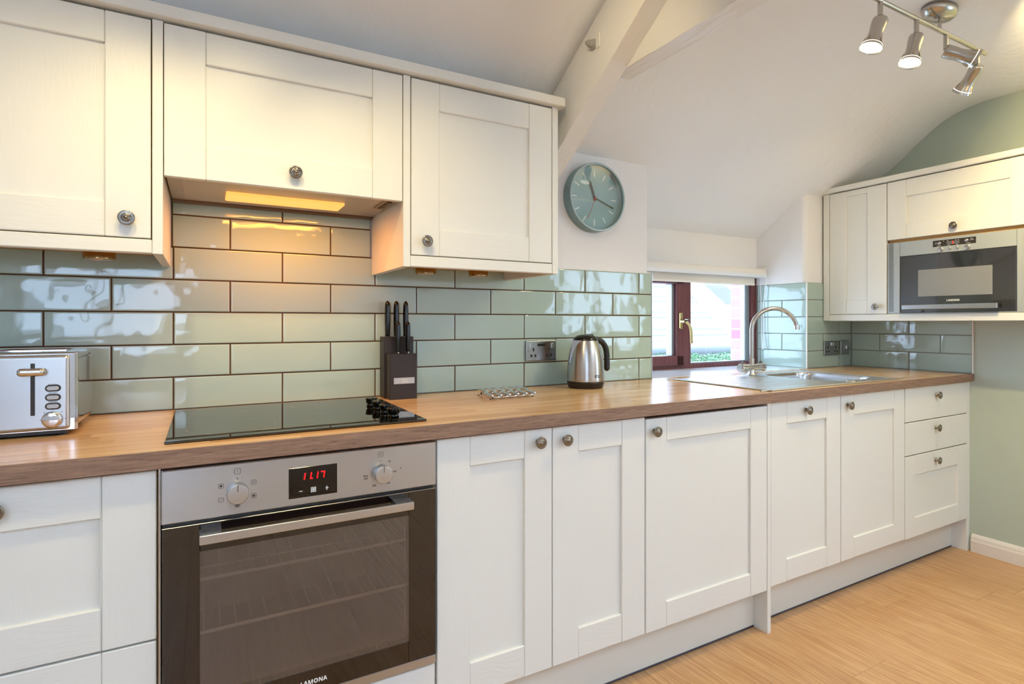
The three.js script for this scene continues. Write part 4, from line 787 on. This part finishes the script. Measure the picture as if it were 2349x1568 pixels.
// ------------------------------------------------------------------ sockets
function socket(label, x0, x1, y0, y1, kind) {
  const s = thing('socket', label, 'socket', [(x0 + x1) / 2, (y0 + y1) / 2, 0.001]), cx = (x0 + x1) / 2, z = 0.0095;
  const pl = part(s, 'plate', rb(x0, x1, y0, y1, 0.0015, z, 0.0035, 3), kind === 'usb' ? mat(0xa6a6a8, { metalness: 1, roughness: 0.16 }) : mat(0xa9abac, { metalness: 1, roughness: 0.26 })), blk = mat(0x080808, { roughness: 0.6 });
  const H = (a, b, c, d) => part(s, 'pin_hole', bx(a, b, c, d, z - 0.0005, z + 0.0006), blk);
  if (kind === 'blank') { part(s, 'screw', cyl(0.003, 0.003, 0.001, [x0 + 0.012, (y0 + y1) / 2, z + 0.0002], 'z', 12), M.pewter); part(s, 'screw', cyl(0.003, 0.003, 0.001, [x1 - 0.008, (y0 + y1) / 2, z + 0.0002], 'z', 12), M.pewter); part(s, 'fuse_carrier', rb(cx - 0.02, cx + 0.002, (y0 + y1) / 2 - 0.012, (y0 + y1) / 2 + 0.01, z - 0.001, z + 0.001, 0.0008), M.satin); part(s, 'switch', rb(cx + 0.008, cx + 0.02, (y0 + y1) / 2 - 0.01, (y0 + y1) / 2 + 0.012, z - 0.001, z + 0.004, 0.0018), M.chrome); return; }
  const off = kind === 'usb' ? 0.0375 : 0.039, low = y0 + 0.022;
  for (const q of [-1, 1]) {
    const c = cx + q * off; H(c - 0.003, c + 0.003, low + 0.018, low + 0.031); H(c - 0.0135, c - 0.0055, low - 0.005, low + 0.005); H(c + 0.0055, c + 0.0135, low - 0.005, low + 0.005);
    part(s, 'screw', cyl(0.003, 0.003, 0.001, [cx + q * 0.0605, (y0 + y1) / 2, z + 0.0002], 'z', 12), M.pewter);
    if (kind === 'usb') part(s, 'switch', rb(cx + q * 0.053 - 0.0055, cx + q * 0.053 + 0.0055, y1 - 0.031, y1 - 0.01, z - 0.001, z + 0.0045, 0.0018), M.chrome);
    else part(s, 'switch', rb(cx + q * 0.0075 - 0.0055, cx + q * 0.0075 + 0.0055, y1 - 0.028, y1 - 0.008, z - 0.001, z + 0.0045, 0.0018), M.chrome);
  }
  if (kind === 'usb') { part(s, 'usb_port', rb(cx - 0.0185, cx + 0.0185, y1 - 0.023, y1 - 0.0125, z - 0.001, z + 0.0008, 0.0008), blk); }
}
socket('polished steel double socket with charging ports left of the kettle', 1.2115, 1.3565, 0.999, 1.082, 'usb');
socket('brushed steel double socket on the tiles right of the window', 3.199, 3.3455, 0.966, 1.048, 'double');
socket('brushed steel fused switch plate beside the corner tiles', 3.3595, 3.446, 0.967, 1.049, 'blank');

// ------------------------------------------------------------------ wall clock
{
  const cx = 1.549, cy = 1.69, R = 0.146, z0 = zp + 0.0005, D = 0.052;
  const c = thing('wall_clock', 'round teal wall clock with white ticks hanging under the sloping ceiling', 'clock', [cx, cy, z0]);
  part(c, 'case', lathe([[0, 0.001], [R - 0.004, 0.001], [R, 0.004], [R, D - 0.003], [R - 0.002, D], [R - 0.0085, D], [R - 0.0095, D - 0.003], [R - 0.0105, 0.022], [0, 0.022]], [cx, cy, z0], 'z', 96), M.clockBody);
  part(c, 'rim', lathe([[R - 0.0085, D - 0.001], [R - 0.0075, D + 0.0008], [R - 0.0015, D + 0.0008], [R - 0.0003, D - 0.001]], [cx, cy, z0], 'z', 96), mat(0x9fb0b0, { roughness: 0.3, metalness: 0.3 }));
  const zf = z0 + 0.0225;
  part(c, 'dial', cyl(R - 0.0112, R - 0.0112, 0.001, [cx, cy, zf], 'z', 96), M.clockFace);
  for (let i = 1; i <= 12; i++) { const a = i * Math.PI / 6, g = bx(-0.0019, 0.0019, 0.092, 0.119, 0, 0.0006); g.rotateZ(-a); g.translate(cx, cy, zf + 0.0006); part(c, 'hour_mark', g, M.white); }
  const hand = (name, a, len, back, w, z, m) => { const g = cb(-w / 2, w / 2, -back, len, 0, 0.0008, 0.0003); g.rotateZ(-a); g.translate(cx, cy, zf + z); part(c, name, g, m); };
  hand('hour_hand', -0.36, 0.074, 0.012, 0.0105, 0.004, M.dark); hand('minute_hand', 1.92, 0.105, 0.0, 0.0048, 0.007, M.blackGloss); hand('second_hand', 3.56, 0.102, 0.0, 0.0022, 0.010, M.red);
  part(c, 'hub', lathe([[0, 0.013], [0.0045, 0.013], [0.0055, 0.011], [0.0055, 0]], [cx, cy, zf], 'z', 24), M.red);
  part(c, 'glass', cyl(R - 0.0095, R - 0.0095, 0.0018, [cx, cy, z0 + D - 0.006], 'z', 96), M.pane);
  print(c, 'lettering', 0.03, 0.012, 6000, (k, w, h) => { k.fillStyle = '#3c5556'; k.font = 'italic ' + h * 0.75 + 'px sans-serif'; k.textAlign = 'center'; k.textBaseline = 'middle'; k.fillText('ato', w / 2, h / 2); }, [cx + 0.003, cy + 0.052, zf + 0.0008]);
}

// ------------------------------------------------------------------ ceiling spotlights
function spotBar(label, cx, z, cone, heads) {
  const yC = ceilY(cx, z), yB = yC - 0.078, b = thing('spotlight_bar', label, 'ceiling light', [cx, yC, z], 'four-spot ceiling bars');
  const rose = lathe([[0, -0.038], [0.02, -0.037], [0.05, -0.030], [0.062, -0.02], [0.066, -0.012], [0.066, 0.0], [0, 0.0]], [0, 0, 0], 'y', 40); rose.scale(1.15, 1, 0.72); rose.translate(cx + 0.03, yC - 0.004, z);
  part(b, 'ceiling_rose', rose, M.nickel);
  part(b, 'stem', cyl(0.006, 0.006, 0.05, [cx + 0.03, yC - 0.052, z], 'y', 16), M.nickel);
  part(b, 'bar', [cyl(0.0075, 0.0075, 0.76, [cx, yB, z], 'x', 20)], M.nickel);
  heads.forEach(([x, dir, cd, wide]) => {
    const hd = sub(b, 'spot_head'), hy = yB - 0.062, d = new THREE.Vector3(...dir).normalize(), q = new THREE.Quaternion().setFromUnitVectors(new THREE.Vector3(0, -1, 0), d);
    const orient = (g) => { g.applyQuaternion(q); g.translate(x, hy, z); return g; };
    part(hd, 'joint', [cyl(0.0075, 0.0075, 0.05, [x, yB - 0.03, z], 'y', 16), rb(x - 0.005, x + 0.005, hy - 0.004, hy + 0.014, z - 0.005, z + 0.005, 0.002)], M.nickel);
    const prof_ = [[0.004, 0.004], [0.0205, 0.004], [0.0225, 0.0], [0.0225, -0.02], [0.0205, -0.04], [0.0215, -0.058], [0.026, -0.078], [0.0335, -0.098], [0.0325, -0.098], [0.025, -0.077], [0.0202, -0.058], [0.0192, -0.04], [0.0212, -0.02], [0.0212, -0.002], [0.004, -0.002]];
    // the shade: a bell of brushed nickel with a row of leaf-shaped slots
    const shade = part(hd, 'lamp_shade', orient(lathe(prof_, [0, 0, 0], 'y', 48)), M.nickel);
    const slots = []; for (let i = 0; i < 8; i++) { const a = i * Math.PI / 4, g = new THREE.SphereGeometry(1, 10, 8); g.scale(0.0032, 0.0115, 0.0012); g.rotateX(-0.32); g.translate(0, -0.075, 0.0262); g.rotateY(a); slots.push(orient(g)); }
    part(shade, 'slot', slots, mat(0xb9a58c, { roughness: 0.4 }));
    part(hd, 'bulb_face', orient(lathe([[0, -0.0955], [0.022, -0.0955], [0.0305, -0.0935], [0.0305, -0.088], [0, -0.088]], [0, 0, 0], 'y', 36)), M.whiteGlow);
    const l = new THREE.SpotLight(LAMP_COLOR, cd, 0, wide || cone, 1.0, 2); l.name = 'spot_lamp_light'; l.shadow.radius = 1.0; l.castShadow = true;
    const p = new THREE.Vector3(x, hy, z).addScaledVector(d, 0.104); l.position.set(p.x - cx, p.y - yC, p.z - z); b.add(l);
    l.target.position.copy(l.position).addScaledVector(d, 1); b.add(l.target);
  });
}
const K = LAMP_CANDELA, K2 = 1.95;
spotBar('brushed nickel four-spot bar near the green end wall', 2.31, 0.955, 1.0, [[1.965, [-0.30, -0.90, -0.12], K2 * 0.85], [2.185, [-0.30, -0.90, -0.06], K2 * 0.95], [2.385, [0.50, -0.44, 0.66], K2 * 3.3, 1.54], [2.625, [0.22, -0.72, -0.6], K2 * 0.5]]);
spotBar('brushed nickel four-spot bar over the hob', 0.285, 0.955, 0.84, [[-0.09, [-0.10, -0.86, -0.48], K], [0.16, [0.0, -0.86, -0.48], K], [0.41, [0.22, -0.86, -0.46], K], [0.66, [0.7, -0.30, -0.42], K * 0.34, 0.70]]);

// ------------------------------------------------------------------ outdoors
single('ground', 'unseen pale ground below the window that bounces daylight indoors', 'ground', bx(-40, 40, -3.0, -2.8, -40, 40), mat(0xc6c4bc, { roughness: 0.95 })).userData.kind = 'structure';  // out of view, its pale tone chosen to throw daylight onto the ceiling
{ // brick pier just outside the window
  const p = thing('brick_pier', 'red brick pier outside the kitchen window', 'pier', [3.6, -2.8, -0.9]);
  part(p, 'mortar', bx(3.456, 4.2, -2.8, 3.0, -0.852, -0.753), mat(0xe9e2da, { roughness: 0.95 }));
  const bm = [0xb8707c, 0xc47e88, 0xae6672].map((h) => mat(h, { roughness: 0.9 })), gf = cb(-0.1075, 0.1075, -0.0325, 0.0325, -0.05, 0.05, 0.003), gh2 = cb(-0.0525, 0.0525, -0.0325, 0.0325, -0.05, 0.05, 0.003);
  for (let k = 0; k < 9; k++) for (let i = 0; i < 2; i++) {
    const odd = k % 2, half = odd && i === 0, x = odd ? (i === 0 ? 3.5055 : 3.6755) : 3.5605 + i * 0.225; const o = new THREE.Mesh(half ? gh2 : gf, bm[Math.floor(rnd() * 3)]); o.name = 'brick'; o.position.set(x - 3.6, 0.84 + k * 0.0765 + 2.8, -0.801 + 0.9); p.add(o);
  }
}
{ // neighbouring house: roof courses, gutter, wall, bargeboard
  const h = thing('neighbour_house', 'pale tiled roof and gutter of the house across the yard', 'house', [5, -2.8, -4]);
  const s = Math.tan(38 * Math.PI / 180), y0 = 0.815, z0 = -3.2, slate = [0x8b8884, 0x95928d, 0x83807c].map((c) => mat(c, { roughness: 0.9 }));
  for (let k = 0; k < 13; k++) {
    const za = z0 - k * 0.1, ya = y0 + k * 0.1 * s, zb = za - 0.118, yb = ya + 0.118 * s, xr = 6.46 + k * 0.012;
    const g = fromTris([[[2.2, ya + 0.02, za], [xr, ya + 0.02, za], [xr, yb + 0.004, zb]], [[2.2, ya + 0.02, za], [xr, yb + 0.004, zb], [2.2, yb + 0.004, zb]], [[2.2, ya - 0.004, za], [xr, ya - 0.004, za], [xr, ya + 0.02, za]], [[2.2, ya - 0.004, za], [xr, ya + 0.02, za], [2.2, ya + 0.02, za]]]);
    part(h, 'roof_course', g, slate[k % 3]);
  }
  part(h, 'gutter', cyl(0.05, 0.05, 4.3, [4.3, y0 - 0.03, z0 + 0.04], 'x', 16), mat(0x55585c, { roughness: 0.5 }));
  part(h, 'wall', bx(2.2, 6.4, -2.8, y0 - 0.02, -5.2, -3.3), mat(0xd8d4cc, { roughness: 0.95 }));
  const up = cb(-0.46, 0.36, -0.05, 0.05, -0.05, 0.35, 0.004); up.rotateZ(-0.56); up.translate(8.0, 1.70, -4.9); part(h, 'sloping_slab', up, slate[1]);  // sloping slab standing clear of the roof, grouped with the house
  part(h, 'rear_wall', bx(6.6, 9.5, -2.8, 1.86, -5.8, -5.2), mat(0xe6e4df, { roughness: 0.95 }));
  const a = [6.48, y0 - 0.02, z0 + 0.02], b = [6.62, y0 + 1.3 * s + 0.05, z0 - 1.3];
  part(h, 'bargeboard', tube([a, [(a[0] + b[0]) / 2, (a[1] + b[1]) / 2, (a[2] + b[2]) / 2], b], 0.035, 8, 6), mat(0xf0f0ee, { roughness: 0.6 }));
}
{ // greenery on an unseen flat roof that bounces daylight onto the ceiling
  single('unseen_flat_roof', 'unseen white flat roof under the planting, placed to bounce daylight onto the ceiling', 'roof', [bx(0.5, 3.371, -2.8, 0.78, -1.75, -0.43), bx(3.371, 5.2, -2.8, 0.78, -1.75, -0.854)], mat(0xeceae6, { roughness: 0.95 }), [2.9, -2.8, -1.1]);
  const tr = [], col = []; for (let i = 0; i < 2600; i++) {
    const x = rr(3.3, 4.7), z = rr(-1.74, -1.46), y = 0.79 + rr(0, 1) * 0.085 * (0.5 + vnoise(x * 9, z * 9, 64, 64, 5)), a = rr(0, 6.28), e = rr(-0.6, 0.9), s = rr(0.008, 0.018);
    const u = [Math.cos(a) * s, Math.sin(e) * s, Math.sin(a) * s], w = [-Math.sin(a) * s * 0.45, s * 0.2, Math.cos(a) * s * 0.45], c = [x, y, z];
    tr.push([c.map((q, k) => q - u[k]), c.map((q, k) => q + w[k]), c.map((q, k) => q + u[k])], [c.map((q, k) => q - u[k]), c.map((q, k) => q + u[k]), c.map((q, k) => q - w[k])]);
  }
  single('hedge', 'low leafy green planting outside the kitchen window', 'plant', fromTris(tr), mat(0x4f7a52, { roughness: 0.8, side: THREE.DoubleSide }), [4, 0.79, -1.6]);
}

scene.traverse((o) => { if (o.isMesh) { o.castShadow = true; o.receiveShadow = true; } });
renderer.render(scene, camera);
